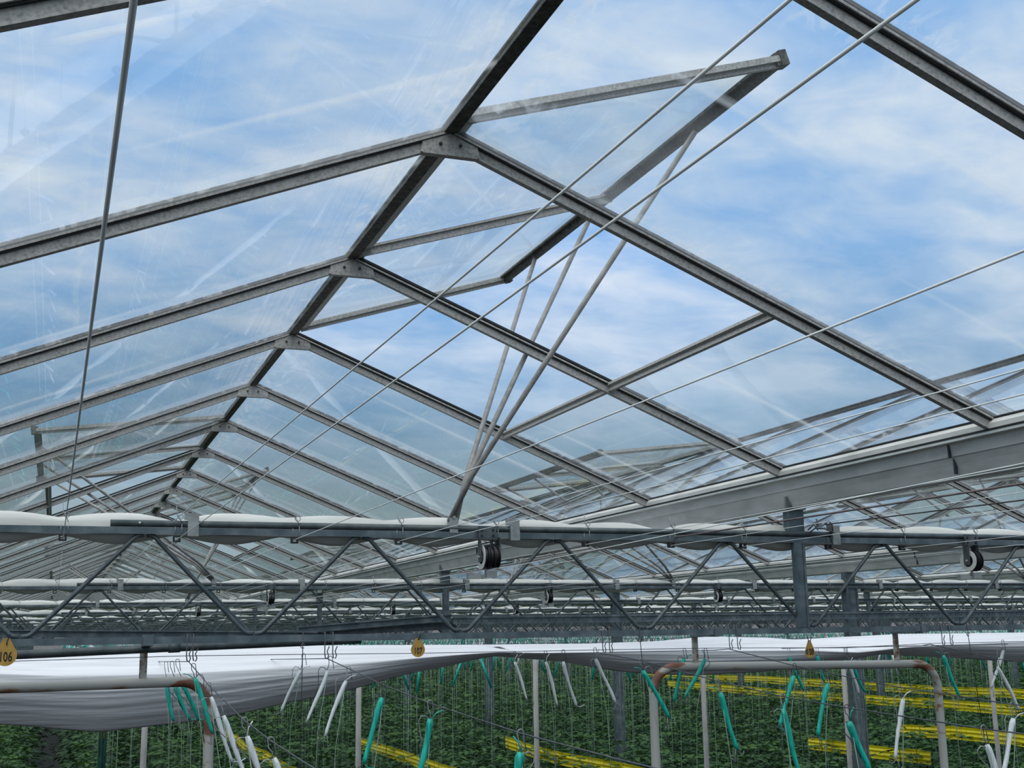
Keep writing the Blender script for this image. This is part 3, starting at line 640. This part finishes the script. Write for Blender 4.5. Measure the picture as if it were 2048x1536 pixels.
# ------------------------------------------------------------------ hanging cloth under the girder
def interp(P, x):
    for a, b in zip(P[:-1], P[1:]):
        if a[0] <= x <= b[0]:
            t = (x - a[0]) / (b[0] - a[0]); t = t * t * (3 - 2 * t) * .35 + t * .65
            return a[2] + (b[2] - a[2]) * t
    return P[0][2] if x < P[0][0] else P[-1][2]
def cloth_mb(xa, xb, seed):
    r = random.Random(seed); ph = [r.uniform(0, 6) for _ in range(8)]; b = MB(); nx = int((xb - xa) / .02); rows = 62; vs = []
    for i in range(nx + 1):
        x = xa + (xb - xa) * i / nx
        zf, zo, zb = interp(CL_FAR, x), interp(CL_FOLD, x), interp(CL_BOT, x); zb = min(zb, zo - .006)
        drop = zo - zb
        for v in range(rows + 1):
            if v <= 12:
                t = v / 12; y = 4.90 + (4.36 - 4.90) * t
                z = zf + (zo - zf) * t + .010 * sin(pi * t) * (.5 + .5 * sin(2.4 * x + ph[0])) - .008 * sin(3 * pi * t) * (.4 + .6 * sin(1.3 * x + ph[1]))
            else:
                t = (v - 12) / (rows - 12)
                y = 4.36 + .08 * t - .03 * sin(pi * t) * min(1, drop / .1)
                y += min(1, drop / .12) * (.0030 * sin(9 * t + 2.1 * x + ph[2]) + .0011 * sin(27 * t - 2.3 * x + 2.5 * sin(1.1 * x) + ph[3]) + .0006 * sin(47 * t + 2.6 * x + 3 * sin(1.7 * x) + ph[4]) + .0004 * sin(73 * t - 1.9 * x + 3.5 * sin(2.3 * x + ph[5]))) * sin(pi * t) ** .6
                z = zo - drop * t
            vs.append((x, y, z))
    R = rows + 1
    fs = [(i * R + v, i * R + v + 1, (i + 1) * R + v + 1, (i + 1) * R + v) for i in range(nx) for v in range(rows)]
    # return layer folded back underneath, giving the sheet its thickness
    o = len(vs); vs += [(x, y + .010, z - .004) for x, y, z in vs]
    fs += [tuple(reversed([q + o for q in f])) for f in fs]
    for i in range(nx): fs += [(i * R, (i + 1) * R, o + (i + 1) * R, o + i * R), (i * R + rows, o + i * R + rows, o + (i + 1) * R + rows, (i + 1) * R + rows)]
    for v in range(rows): fs += [(v, o + v, o + v + 1, v + 1), (nx * R + v, nx * R + v + 1, o + nx * R + v + 1, o + nx * R + v)]
    return b.add(vs, fs, True)
single('hanging_cloth', cloth_mb(-.6, 1.655, 3), 'cloth', 'large white cloth sagging behind the left arch, grey front side', 'cloth', 'hanging cloths')
single('hanging_cloth', cloth_mb(1.66, 4.75, 8), 'cloth', 'narrow white cloth sagging behind the right arch bar', 'cloth', 'hanging cloths')

o = thing('string_bundle', 'dark green bundle of strings hanging below the left cloth, yellow tip', 'string bundle', (.195, 5.0, 2.2))
b = MB()
for i in range(7): b.tube([(-.012 + .004 * i, .003 * sin(i * 2), -.02), (-.013 + .0042 * i, .004 * cos(i * 3), -.4), (-.010 + .0036 * i, 0, -.75)], .0028, 5)
part('strings', b, 'greendark', o)
part('yellow_tip', MB().box((0, 0, -.04), (.016, .004, .05)), 'yellow', o)
# ------------------------------------------------------------------ crop wires, hangers, string hooks
XW = sorted({x for x, _ in CWIRES} | {3.2, 4.05, 4.45, 5.28, 5.68, 6.5, 6.9, 7.72, 8.12})
near_w = dict(CWIRES)
WL = {.355: 'dark crop wire dropping past the bend of the left arch', .743: 'dark crop wire slanting down across mid picture', 1.6: 'lower dark crop wire slanting across the right arch', 2.01: 'upper dark crop wire slanting across the right arch', 2.82: 'dark crop wire at the right end, outside the right arch'}
for i, X in enumerate(XW):
    p = [(X, YT0 + .02, 2.437)] + [(X, y, z - .001) for y, z in near_w.get(X, [])]
    if len(p) > 2:
        p = [p[0]] + [q for q in p[1:] if q[1] < YT0 - .03]
        a, c = p[-2], p[-1]; t = 1.6; p.append((X, c[1] - .9, c[2] - .9 * (a[2] - c[2]) / (a[1] - c[1]) * .5))
    back = []
    y = YT0
    while y < 46:
        for f in (.25, .5, .75, 1): back.append((X, y + BAY * f, 2.437 - .022 * sin(pi * f)))
        y += BAY
    single('crop_wire', MB().tube(list(reversed(back)) + p, .0014, 5), 'darkwire', WL.get(X, f"dark crop wire over the plant rows, {ordn(i - 4)} beyond the right arch"), 'wire', 'crop wires')
single('cross_wire', MB().tube([(-.6, 3.6, 2.44), (-.093, 3.6, 2.447), (.356, 3.6, 2.452), (.747, 3.6, 2.449), (1.019, 3.6, 2.446), (1.627, 3.6, 2.445), (2.078, 3.6, 2.443), (2.546, 3.6, 2.435), (2.902, 3.6, 2.444), (3.29, 3.6, 2.444), (4.2, 3.6, 2.44)], .0011, 5), 'darkwire', 'thin dark wire running level under the nearest girder before the cloths', 'wire', 'long wires')
HG = [(.345, 'bent wire hanger at the left arch strap, left of its pair'), (.362, 'bent wire hanger at the left arch strap, right of its pair'), (.728, 'bent wire hanger over the grey cloth, left of its pair'), (.751, 'bent wire hanger over the grey cloth, right of its pair'), (1.597, 'bent wire hanger left of the right arch, left of its pair'), (1.620, 'bent wire hanger left of the right arch, right of its pair'),
      (2.045, 'bent wire hanger above the right arch bar, left of its pair'), (2.075, 'bent wire hanger above the right arch bar, right of its pair'), (2.884, 'bent wire hanger above the right arch end, left of its pair'), (2.919, 'bent wire hanger above the right arch end, right of its pair'), (3.262, 'bent wire hanger at the right end of the nearest girder')]
for i, (x, lab) in enumerate(HG):
    b = MB().tube([(0, -.017, 2.512), (0, -.017, 2.452), (.002, -.017, 2.440), (.008, -.017, 2.438), (.011, -.017, 2.446), (.007, -.017, 2.458), (.013, -.017, 2.472)], .0016, 6).tube([(0, .016, 2.500), (0, .016, 2.511), (0, -.017, 2.512)], .0014, 5)
    single('wire_hanger', b, 'darkwire', lab, 'wire hanger', 'bent wire hangers', (x, YT0, 0))
for x0_, x1_, z1, lab in ((.665, .660, 1.75, 'thin dark vertical wire hanging before the grey cloth'), (1.727, 1.742, 2.28, 'short dark wire hanging left of the right arch bend'), (2.998, 3.040, 2.0, 'thin dark wire hanging just outside the right arch')):
    b = MB().tube([(x0_, YT0 - .016, 2.512), (x0_, YT0 - .016, 2.47), (x1_, YT0 - .016, z1)], .0014, 5).tube(arc((x0_, YT0 - .016, 2.474), .006, 0, pi * 1.7, 8, (1, 0, 0), (0, 0, 1)), .0013, 5)
    single('hanging_wire', b, 'darkwire', lab, 'wire', 'thin hanging wires')

def spool_mb(T, B, r, rnd):
    T, B = Vector(T), Vector(B); d = (B - T); L = d.length; b = MB(); n = 12; pts, rs = [], []
    side = Vector((d.z, 0, -d.x)).normalized()
    for i in range(n + 1):
        t = i / n; pts.append(T + d * t + side * (.0025 * sin(pi * t * 1.3 + rnd)))
        rs.append(r * (.72 + .35 * (1 - t) + .10 * sin(8 * t + rnd)) * (1 if 0 < i < n else .7))
    b.tube(pts, rs, 9)
    return b, side
def hook_parts(o, A, T, B, c, rnd, thin=5, zend=1.45):
    A, T, B = Vector(A), Vector(T), Vector(B); T = T - A; B = B - A
    d = (B - T).normalized(); side = Vector((-d.z, 0, d.x)).normalized()
    if side.x > 0 and c == 'g' and rnd % 2 > 1: side = -side
    w = .0011
    wire_ = MB().tube([(.010, 0, -.030), (.006, 0, -.006)] + arc((0, 0, 0), .0055, .2, pi - .2, 6, (1, 0, 0), (0, 0, 1)) + [(-.004, 0, -.012), T * .6 + Vector((0, 0, 0)), T + d * .004], w, thin)
    wire_.tube([T + d * .002, T - d * .004 - side * .012, T - d * .001 - side * .022, T + d * .010 - side * .024, T + d * .045 - side * .010, T + d * .08 - side * .006], w, thin)
    wire_.tube([T, B], w, thin)
    wire_.tube([B - d * .02, B + d * .004, B + d * .016 - side * .012, B + d * .008 - side * .017], w, thin)
    wire_.tube([B - d * .01, B + d * .012 + side * .012, B + d * .026 + side * .016, B + d * .014 + side * .022], w, thin)
    part('wire_hook', wire_, 'hookwire' if rnd % 3 > 1 else 'darkwire', o)
    sb, _ = spool_mb(T, B, .0072 if c == 'g' else .0060, rnd)
    sp = part('wound_string', sb, 'green' if c == 'g' else 'white', o)
    part('loose_end', MB().tube([T + d * .002, T - d * .014 + side * .010, T - d * .022 + side * .022] if rnd % 2 > .8 else [B, B + d * .006 + side * .016, B + d * .004 + side * .03], .0013, 5), 'green' if c == 'g' else 'white', sp)
    part('hanging_string', MB().tube([T + Vector((0, -.004, 0)), Vector((T.x * .5 + B.x * .5 + .002, -.004, (T.z + B.z) / 2 - .1)), Vector((B.x + .004, 0, zend - A.z))], .0010, 5), 'thread', o)
rr = random.Random(5)
for A, T, B, c, lab in HOOKS:
    o = thing('string_hook', lab, 'string hook', A, 'string hooks near the girder')
    hook_parts(o, A, T, B, c, rr.uniform(0, 6))

# farther string hooks, alike, along the crop wires
def far_hook_mb(c, lean):
    b = MB()
    T, B = Vector((.0, 0, -.035)), Vector((lean * .055, 0, -.175))
    b.tube([(.006, 0, -.02), (0, 0, .004), T], .0014, 4)
    b.tube([T, B], [.0068, .0058], 6)
    return b
def far_thread(lean): return MB().tube([(lean * .055, 0, -.17), (lean * .05, 0, -.95)], .0010, 3)
FH = [(c, l, far_hook_mb(c, l)) for c in 'gw' for l in (-1, -.3, .6, 1)]
ME_FH = [(c, l, b.mesh('string_hook', M['green' if c == 'g' else 'white'])) for c, l, b in FH]
ME_FT = {l: far_thread(l).mesh('hanging_string', M['thread']) for l in (-1, -.3, .6, 1)}
fc = []
for xi in range(0, 60):
    X = .355 + 1.2325 * (xi // 2) + (.39 if xi % 2 else 0)
    y = 5.1 + rr.uniform(0, .3)
    while y < 44:
        if X < .93 * y + .6 and not (X < 5 and y < 5.4): fc.append((sqrt(X * X + y * y), X, y))
        y += rr.uniform(.26, .48)
for i, X in enumerate((.355, .743)):
    pass
fc.sort(); restg, restw, restt = MB(), MB(), MB()
run_col = {}
for i, (d, X, y) in enumerate(fc):
    key = (round(X, 2), int(y / 1.7)); c = run_col.setdefault(key, 'g' if rr.random() < .58 else 'w')
    ks = [q for q in range(8) if FH[q][0] == c]; q = rr.choice(ks); l = FH[q][1]
    ph = (y - YT0) % BAY / BAY; z = 2.436 - .022 * sin(pi * ph)
    if i < 260:
        o = thing('string_hook', ('green' if c == 'g' else 'white') + ' string hook in the rows beyond the cloths, far from the camera', 'string hook', (X, y, z), ('green' if c == 'g' else 'white') + ' string hooks beyond the cloths')
        link('wound_string', ME_FH[q][2], o); link('hanging_string', ME_FT[l], o)
    else:
        (restg if c == 'g' else restw).merge(FH[q][2], (X, y, z))
        if i < 1500: restt.merge(far_thread(l), (X, y, z))
single('distant_green_string_hook', restg, 'green', 'mass of tiny green string hooks far down the rows', 'string hooks', kind='stuff')
single('distant_white_string_hook', restw, 'white', 'mass of tiny white string hooks far down the rows', 'string hooks', kind='stuff')
single('distant_string', restt, 'thread', 'mass of thin pale strings far down the rows', 'strings', kind='stuff')
# extra strings of the near rows whose hooks are above the frame of view or hidden by the cloths
k = 0
for X in (.743, 1.6, 2.01, 2.82, 3.2, 4.05, 4.45):
    y = 7.3
    while y < 13:
        k += 1
        single('plant_string', MB().tube([(X, y, 2.41), (X + rr.uniform(-.02, .02), y, 2.0), (X + rr.uniform(-.05, .05), y + rr.uniform(-.03, .03), 1.45)], .0011, 4), 'thread', 'thin pale string hanging down into the plants beyond the cloths', 'string', 'plant strings')
        y += rr.uniform(.4, .75)

# ------------------------------------------------------------------ number tags
def number_tag(loc, s, txt, label, pointed):
    o = thing('number_tag', label, 'tag', loc, 'row number tags')
    n = 20; prof = []
    if pointed:
        prof = [(-.004, .030), (.004, .030)] + [(.0175 * cos(a), -.006 + .0175 * sin(a)) for a in [.25 - i * (pi + .5) / n for i in range(n + 1)]]
    else:
        prof = [(-.006, .034), (.006, .034)] + [(.0215 * cos(a), .0215 * sin(a)) for a in [.75 - i * (pi + 1.5) / n for i in range(n + 1)]]
    prof = [(p * s, q * s) for p, q in prof]
    part('plate', MB().prism(prof, -.001, .001, ((1, 0, 0), (0, 0, 1), (0, 1, 0))), 'tagplate', o)
    zt = prof[0][1]
    if pointed: part('eyelet', MB().disc((0, -.0014, zt - .006), (0, 1, 0), .0023, .001, 14), 'screen', o)
    part('tie_wire', MB().tube([(-.003 if pointed else .002, -.002, zt - .004), (-.006, .0, zt + .010), (-.006, .0, zt + .022)] if pointed else [(0, -.002, zt - .004), (.001, -.002, 2.489 - loc[2]), (.003, -.002, 2.508 - loc[2])], .0013, 5).tube([(.003, -.002, zt - .004), (.008, -.002, zt + .012), (.009, -.002, 2.508 - loc[2])], .0012, 5), 'darkwire', o)
    cu = bpy.data.curves.new('number', 'FONT'); cu.body = txt; cu.align_x = 'CENTER'; cu.align_y = 'CENTER'; cu.size = .023 * s; cu.extrude = .0003; cu.space_character = 1.05; cu.offset = .0004
    cu.materials.append(M['ink'])
    tmp = bpy.data.objects.new('number', cu); COL.objects.link(tmp)
    me = bpy.data.meshes.new_from_object(tmp.evaluated_get(bpy.context.evaluated_depsgraph_get())); bpy.data.objects.remove(tmp)
    t = link('number', me, o, (0, -.0014, -.004 * s if not pointed else -.006 * s)); t.rotation_euler = (pi / 2, 0, 0); t.scale = (.72, 1.15, 1)
    if pointed: part('dark_stain', MB().disc((-.013 * s, -.0016, -.003 * s), (0, 1, 0), .0045 * s, .001, 7).disc((-.0135 * s, -.0016, -.010 * s), (0, 1, 0), .0030 * s, .001, 6), 'ridge', o)
number_tag((-.115, YT0 - .019, 2.4640), 1.30, '106', 'ochre round tag numbered 106 at the left edge', False)
number_tag((1.003, YT0 - .019, 2.4575), .98, '107', 'ochre drop-shaped tag numbered 107 below the girder', False)
number_tag((2.345, YT0 - .019, 2.4320), 1.06, '108', 'ochre pointed tag numbered 108 above the right arch', True)

# ------------------------------------------------------------------ yellow sticky strips
ys = random.Random(9)
STR = [(1.83, 1.455, 7.6, 14.5, .05, 'leftmost yellow strip, low beside the left arch leg'), (2.97, 1.45, 7.8, 13.4, .05, 'yellow strip running under the green hooks in mid picture'), (4.2, 1.45, 7.8, 11.6, .055, 'yellow strip low at mid picture, right of the second one'),
       (6.85, 1.44, 8.6, 10.8, .055, 'low yellow strip inside the right arch, half sunk in leaves'), (8.25, 1.475, 8.4, 11.6, .06, 'broad yellow strip low at the right edge'),
       (11.2, 1.485, 10.8, 22.0, .065, 'yellow strip crossing the right arch leg, lower of two'), (13.4, 1.51, 12.5, 27.5, .070, 'yellow strip crossing the right arch leg, upper of two')]
for i, (X, z, ya, yb, hh, lab) in enumerate(STR):
    b = MB(); y = ya; vs = []
    P = []
    while y < yb: P.append((X + ys.uniform(-.03, .03), y, z + ys.uniform(-.018, .018))); y += ys.uniform(.7, 1.3)
    prof = [(.0, 1.), (.006, .62), (-.004, .3), (.006, 0), (-.005, -.35), (.005, -.7), (0, -1.)]
    for x_, y_, z_ in P:
        for s in (.0012, -.0012):
            for a, q in (prof if s > 0 else reversed(prof)): vs.append((x_ + a + s, y_, z_ + q * hh))
    n = len(prof) * 2
    fs = [(i_ * n + k_, i_ * n + (k_ + 1) % n, (i_ + 1) * n + (k_ + 1) % n, (i_ + 1) * n + k_) for i_ in range(len(P) - 1) for k_ in range(n)]
    fs += [tuple(reversed(range(n))), tuple((len(P) - 1) * n + k_ for k_ in range(n))]
    single('sticky_strip', b.add(vs, fs), 'yellow', lab, 'sticky strip', 'yellow sticky strips')

# ------------------------------------------------------------------ crop
def leaflet(b, base, d, n, L, Wd, tone):
    d = d.normalized(); s = d.cross(n).normalized(); n = s.cross(d)
    p0, p1, p2, p3 = base, base + d * L * .35, base + d * L * .75 - n * L * .06, base + d * L - n * L * .16
    vs = [p0, p1 + s * Wd * .5 + n * Wd * .10, p1 - n * Wd * .10, p1 - s * Wd * .5 + n * Wd * .10, p2 + s * Wd * .36 + n * Wd * .05, p2 - n * Wd * .10, p2 - s * Wd * .36 + n * Wd * .05, p3]
    b.add(vs, [(0, 1, 2), (0, 2, 3), (1, 4, 5, 2), (2, 5, 6, 3), (4, 7, 5), (5, 7, 6)], True, [tone] * 8)
def plant_mb(seed, nl, per, big):
    r = random.Random(seed); b = MB()
    b.tube([(0, 0, -1.30), (r.uniform(-.02, .02), 0, -.7), (r.uniform(-.03, .03), r.uniform(-.03, .03), -.03)], [.007, .006, .003], 5)
    b.at = [.2] * len(b.v)
    for i in range(nl):
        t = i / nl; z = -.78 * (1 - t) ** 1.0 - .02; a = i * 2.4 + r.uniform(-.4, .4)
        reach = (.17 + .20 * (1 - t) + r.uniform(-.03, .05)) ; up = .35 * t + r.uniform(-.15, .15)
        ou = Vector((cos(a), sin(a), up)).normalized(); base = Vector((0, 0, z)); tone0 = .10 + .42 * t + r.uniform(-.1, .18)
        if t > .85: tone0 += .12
        for k in range(per):
            f = (k + 1) / per
            p = base + ou * reach * f + Vector((0, 0, -.10 * f * f * reach / .3))
            sd = Vector((-ou.y, ou.x, 0)); sg = 1 if k % 2 else -1
            dr = (ou * .6 + sd * sg * 1.0 + Vector((0, 0, r.uniform(-.35, .15)))) if k < per - 1 else ou + Vector((0, 0, -.3))
            nn = Vector((r.uniform(-.4, .4), r.uniform(-.4, .4), 1))
            L = big * r.uniform(.75, 1.15)
            leaflet(b, p, dr, nn, L, L * .5, min(1, max(0, tone0 + r.uniform(-.08, .08))))
    return b
PL = [plant_mb(s, 22, 7, .080) for s in range(4)]
PLF = [plant_mb(20 + s, 14, 5, .115) for s in range(4)]
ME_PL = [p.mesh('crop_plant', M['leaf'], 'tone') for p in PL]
pr_ = random.Random(21); sites = []
ROWX = []
x = -2.6
i = 0
while x < 50:
    ROWX.append(x); x += .62
for X in ROWX:
    if -.30 < X < .22: X = X + (.26 if X > -.04 else -.26)
    y = 6.0 + pr_.uniform(0, .3)
    while y < 54:
        if -2.8 < X < .95 * y + 1.0 and not (-.28 < X < .2):
            sites.append((sqrt(X * X + y * y), X + pr_.uniform(-.06, .06), y, 1.50 + pr_.uniform(-.08, .15), pr_.uniform(0, 6.28), pr_.uniform(.88, 1.12)))
        y += pr_.uniform(.30, .42) if y < 24 else pr_.uniform(.5, .65)
sites.sort()
import numpy as np
def bulk(name, items, label, cat):
    V, F, A = [], [], []; off = 0
    arr = {id(b): (np.array(b.v), np.array(b.at)) for b in PLF + PL}
    for b, X, y, z, rot, sc in items:
        v, at = arr[id(b)]; c, s = cos(rot), sin(rot)
        w = np.empty_like(v); w[:, 0] = (v[:, 0] * c - v[:, 1] * s) * sc + X; w[:, 1] = (v[:, 0] * s + v[:, 1] * c) * sc + y; w[:, 2] = v[:, 2] * sc + z
        V.append(w); A.append(at); F.append((b, off)); off += len(v)
    V = np.concatenate(V); A = np.concatenate(A)
    lv, ls, lt = [], [], []; n = 0
    cache = {}
    for b, o in F:
        if id(b) not in cache:
            cache[id(b)] = (np.concatenate([np.array(f) for f in b.f]), np.array([len(f) for f in b.f]))
        li, ln = cache[id(b)]; lv.append(li + o); lt.append(ln)
    lv = np.concatenate(lv).astype(np.int32); lt = np.concatenate(lt).astype(np.int32); ls = np.concatenate([[0], np.cumsum(lt)[:-1]]).astype(np.int32)
    me = bpy.data.meshes.new(name); me.vertices.add(len(V)); me.vertices.foreach_set('co', V.astype(np.float32).ravel())
    me.loops.add(len(lv)); me.loops.foreach_set('vertex_index', lv)
    me.polygons.add(len(ls)); me.polygons.foreach_set('loop_start', ls); me.polygons.foreach_set('loop_total', lt)
    me.update(calc_edges=True); me.validate()
    a = me.attributes.new('tone', 'FLOAT', 'POINT'); a.data.foreach_set('value', A.astype(np.float32))
    me.materials.append(M['leaf'])
    return tag(link(name, me), label, cat, None, 'stuff')
near_n = 0; rest_items = []
for d, X, y, z, rot, sc in sites:
    # only plants whose top can come into view count as individuals
    vis = y > 7.2
    if near_n < 280 and vis:
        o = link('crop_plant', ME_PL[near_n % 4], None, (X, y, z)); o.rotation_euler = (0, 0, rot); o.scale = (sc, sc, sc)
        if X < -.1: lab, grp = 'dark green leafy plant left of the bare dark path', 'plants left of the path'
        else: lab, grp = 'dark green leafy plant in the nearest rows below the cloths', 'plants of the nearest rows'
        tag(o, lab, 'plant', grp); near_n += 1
    elif vis: rest_items.append(((PL if y < 17 else PLF)[pr_.randrange(4)], X, y, z, rot, sc))
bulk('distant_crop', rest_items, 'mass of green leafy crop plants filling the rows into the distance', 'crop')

# ------------------------------------------------------------------ sky
w = bpy.data.worlds.new('sky'); SC.world = w; w.use_nodes = True; nt = w.node_tree
for n in list(nt.nodes): nt.nodes.remove(n)
out = nt.nodes.new('ShaderNodeOutputWorld'); bg = nt.nodes.new('ShaderNodeBackground'); nt.links.new(bg.outputs[0], out.inputs[0])
tc = N(nt, 'ShaderNodeTexCoord'); sep = N(nt, 'ShaderNodeSeparateXYZ'); nt.links.new(tc.outputs['Generated'], sep.inputs[0])
zc = math_(nt, 'MAXIMUM', sep.outputs[2], .0)
den = math_(nt, 'ADD', zc, .22)
cx = math_(nt, 'DIVIDE', sep.outputs[0], den); cy = math_(nt, 'DIVIDE', sep.outputs[1], den)
cv = N(nt, 'ShaderNodeCombineXYZ'); nt.links.new(cx, cv.inputs[0]); nt.links.new(cy, cv.inputs[1])
def sky_noise(scale, off, detail, rough, dist, st=(1, 1, 1)):
    mp = N(nt, 'ShaderNodeMapping'); mp.inputs['Location'].default_value = off; mp.inputs['Scale'].default_value = st; mp.inputs['Rotation'].default_value = (0, 0, .5)
    nt.links.new(cv.outputs[0], mp.inputs[0])
    n = N(nt, 'ShaderNodeTexNoise'); n.inputs['Scale'].default_value = scale; n.inputs['Detail'].default_value = detail; n.inputs['Roughness'].default_value = rough; n.inputs['Distortion'].default_value = dist
    nt.links.new(mp.outputs[0], n.inputs['Vector']); return n.outputs['Fac']
big = sky_noise(1.5, (3.1, 1.7, 0), 6, .52, .3, (1, 1.6, 1))
small = sky_noise(5.5, (.3, 5.2, 0), 6, .55, .4, (1, 1.5, 1))
cl = math_(nt, 'ADD', math_(nt, 'MULTIPLY', big, .62), math_(nt, 'MULTIPLY', small, .38))
# clouds thicken towards the left (-x) side of the sky
cl = math_(nt, 'SUBTRACT', cl, math_(nt, 'MULTIPLY', math_(nt, 'MULTIPLY', math_(nt, 'SUBTRACT', sep.outputs[0], .32), math_(nt, 'MAXIMUM', math_(nt, 'SUBTRACT', zc, .36), -.045)), 2.4))
cm = ramp(nt, cl, [(.405, g(0)), (.50, g(.40)), (.62, g(1))])
blue = ramp(nt, zc, [(0, (.28, .36, .39)), (.10, (.29, .40, .45)), (.19, (.21, .40, .64)), (.30, (.26, .49, .85)), (.5, (.27, .50, .87)), (1, (.28, .48, .85))])
lowf = ramp(nt, zc, [(.10, g(.12)), (.20, g(.55)), (.30, g(1))])
mixc = N(nt, 'ShaderNodeMixRGB'); nt.links.new(math_(nt, 'MULTIPLY', cm, lowf), mixc.inputs[0]); nt.links.new(blue, mixc.inputs[1]); mixc.inputs[2].default_value = (.74, .82, .93, 1)
# unseen glow added to the sky high behind the camera to light the interior
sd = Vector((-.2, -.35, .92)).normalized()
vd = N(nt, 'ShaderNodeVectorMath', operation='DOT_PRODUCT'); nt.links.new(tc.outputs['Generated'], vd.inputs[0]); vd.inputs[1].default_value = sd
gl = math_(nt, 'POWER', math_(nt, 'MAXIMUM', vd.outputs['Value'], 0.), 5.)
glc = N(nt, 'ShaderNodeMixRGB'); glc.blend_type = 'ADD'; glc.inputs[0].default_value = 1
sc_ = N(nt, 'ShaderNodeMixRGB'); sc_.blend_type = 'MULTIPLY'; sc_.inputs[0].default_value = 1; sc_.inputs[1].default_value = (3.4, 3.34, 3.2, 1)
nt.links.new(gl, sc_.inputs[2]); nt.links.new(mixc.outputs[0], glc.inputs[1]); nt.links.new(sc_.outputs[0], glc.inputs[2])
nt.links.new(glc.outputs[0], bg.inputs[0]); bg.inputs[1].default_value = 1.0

# ------------------------------------------------------------------ camera
cam = bpy.data.cameras.new('camera'); co = bpy.data.objects.new('camera', cam); COL.objects.link(co)
yaw, pit, rol = .357, .2026, -.0151
f_ = Vector((sin(yaw) * cos(pit), cos(yaw) * cos(pit), sin(pit))); r_ = Vector((cos(yaw), -sin(yaw), 0)); u_ = r_.cross(f_)
r2 = r_ * cos(rol) + u_ * sin(rol); u2 = u_ * cos(rol) - r_ * sin(rol)
co.matrix_world = Matrix(((r2.x, u2.x, -f_.x, 0), (r2.y, u2.y, -f_.y, 0), (r2.z, u2.z, -f_.z, H), (0, 0, 0, 1)))
cam.sensor_fit = 'HORIZONTAL'; cam.sensor_width = 36; cam.lens = 2429.2 / 2048 * 36; cam.clip_start = .05; cam.clip_end = 500
SC.camera = co
SC.view_settings.view_transform = 'Standard'; SC.view_settings.look = 'None'; SC.view_settings.exposure = 0.0; SC.view_settings.gamma = 1
SC.cycles.transparent_max_bounces = 64
SC.cycles.max_bounces = 5; SC.cycles.diffuse_bounces = 2; SC.cycles.glossy_bounces = 2
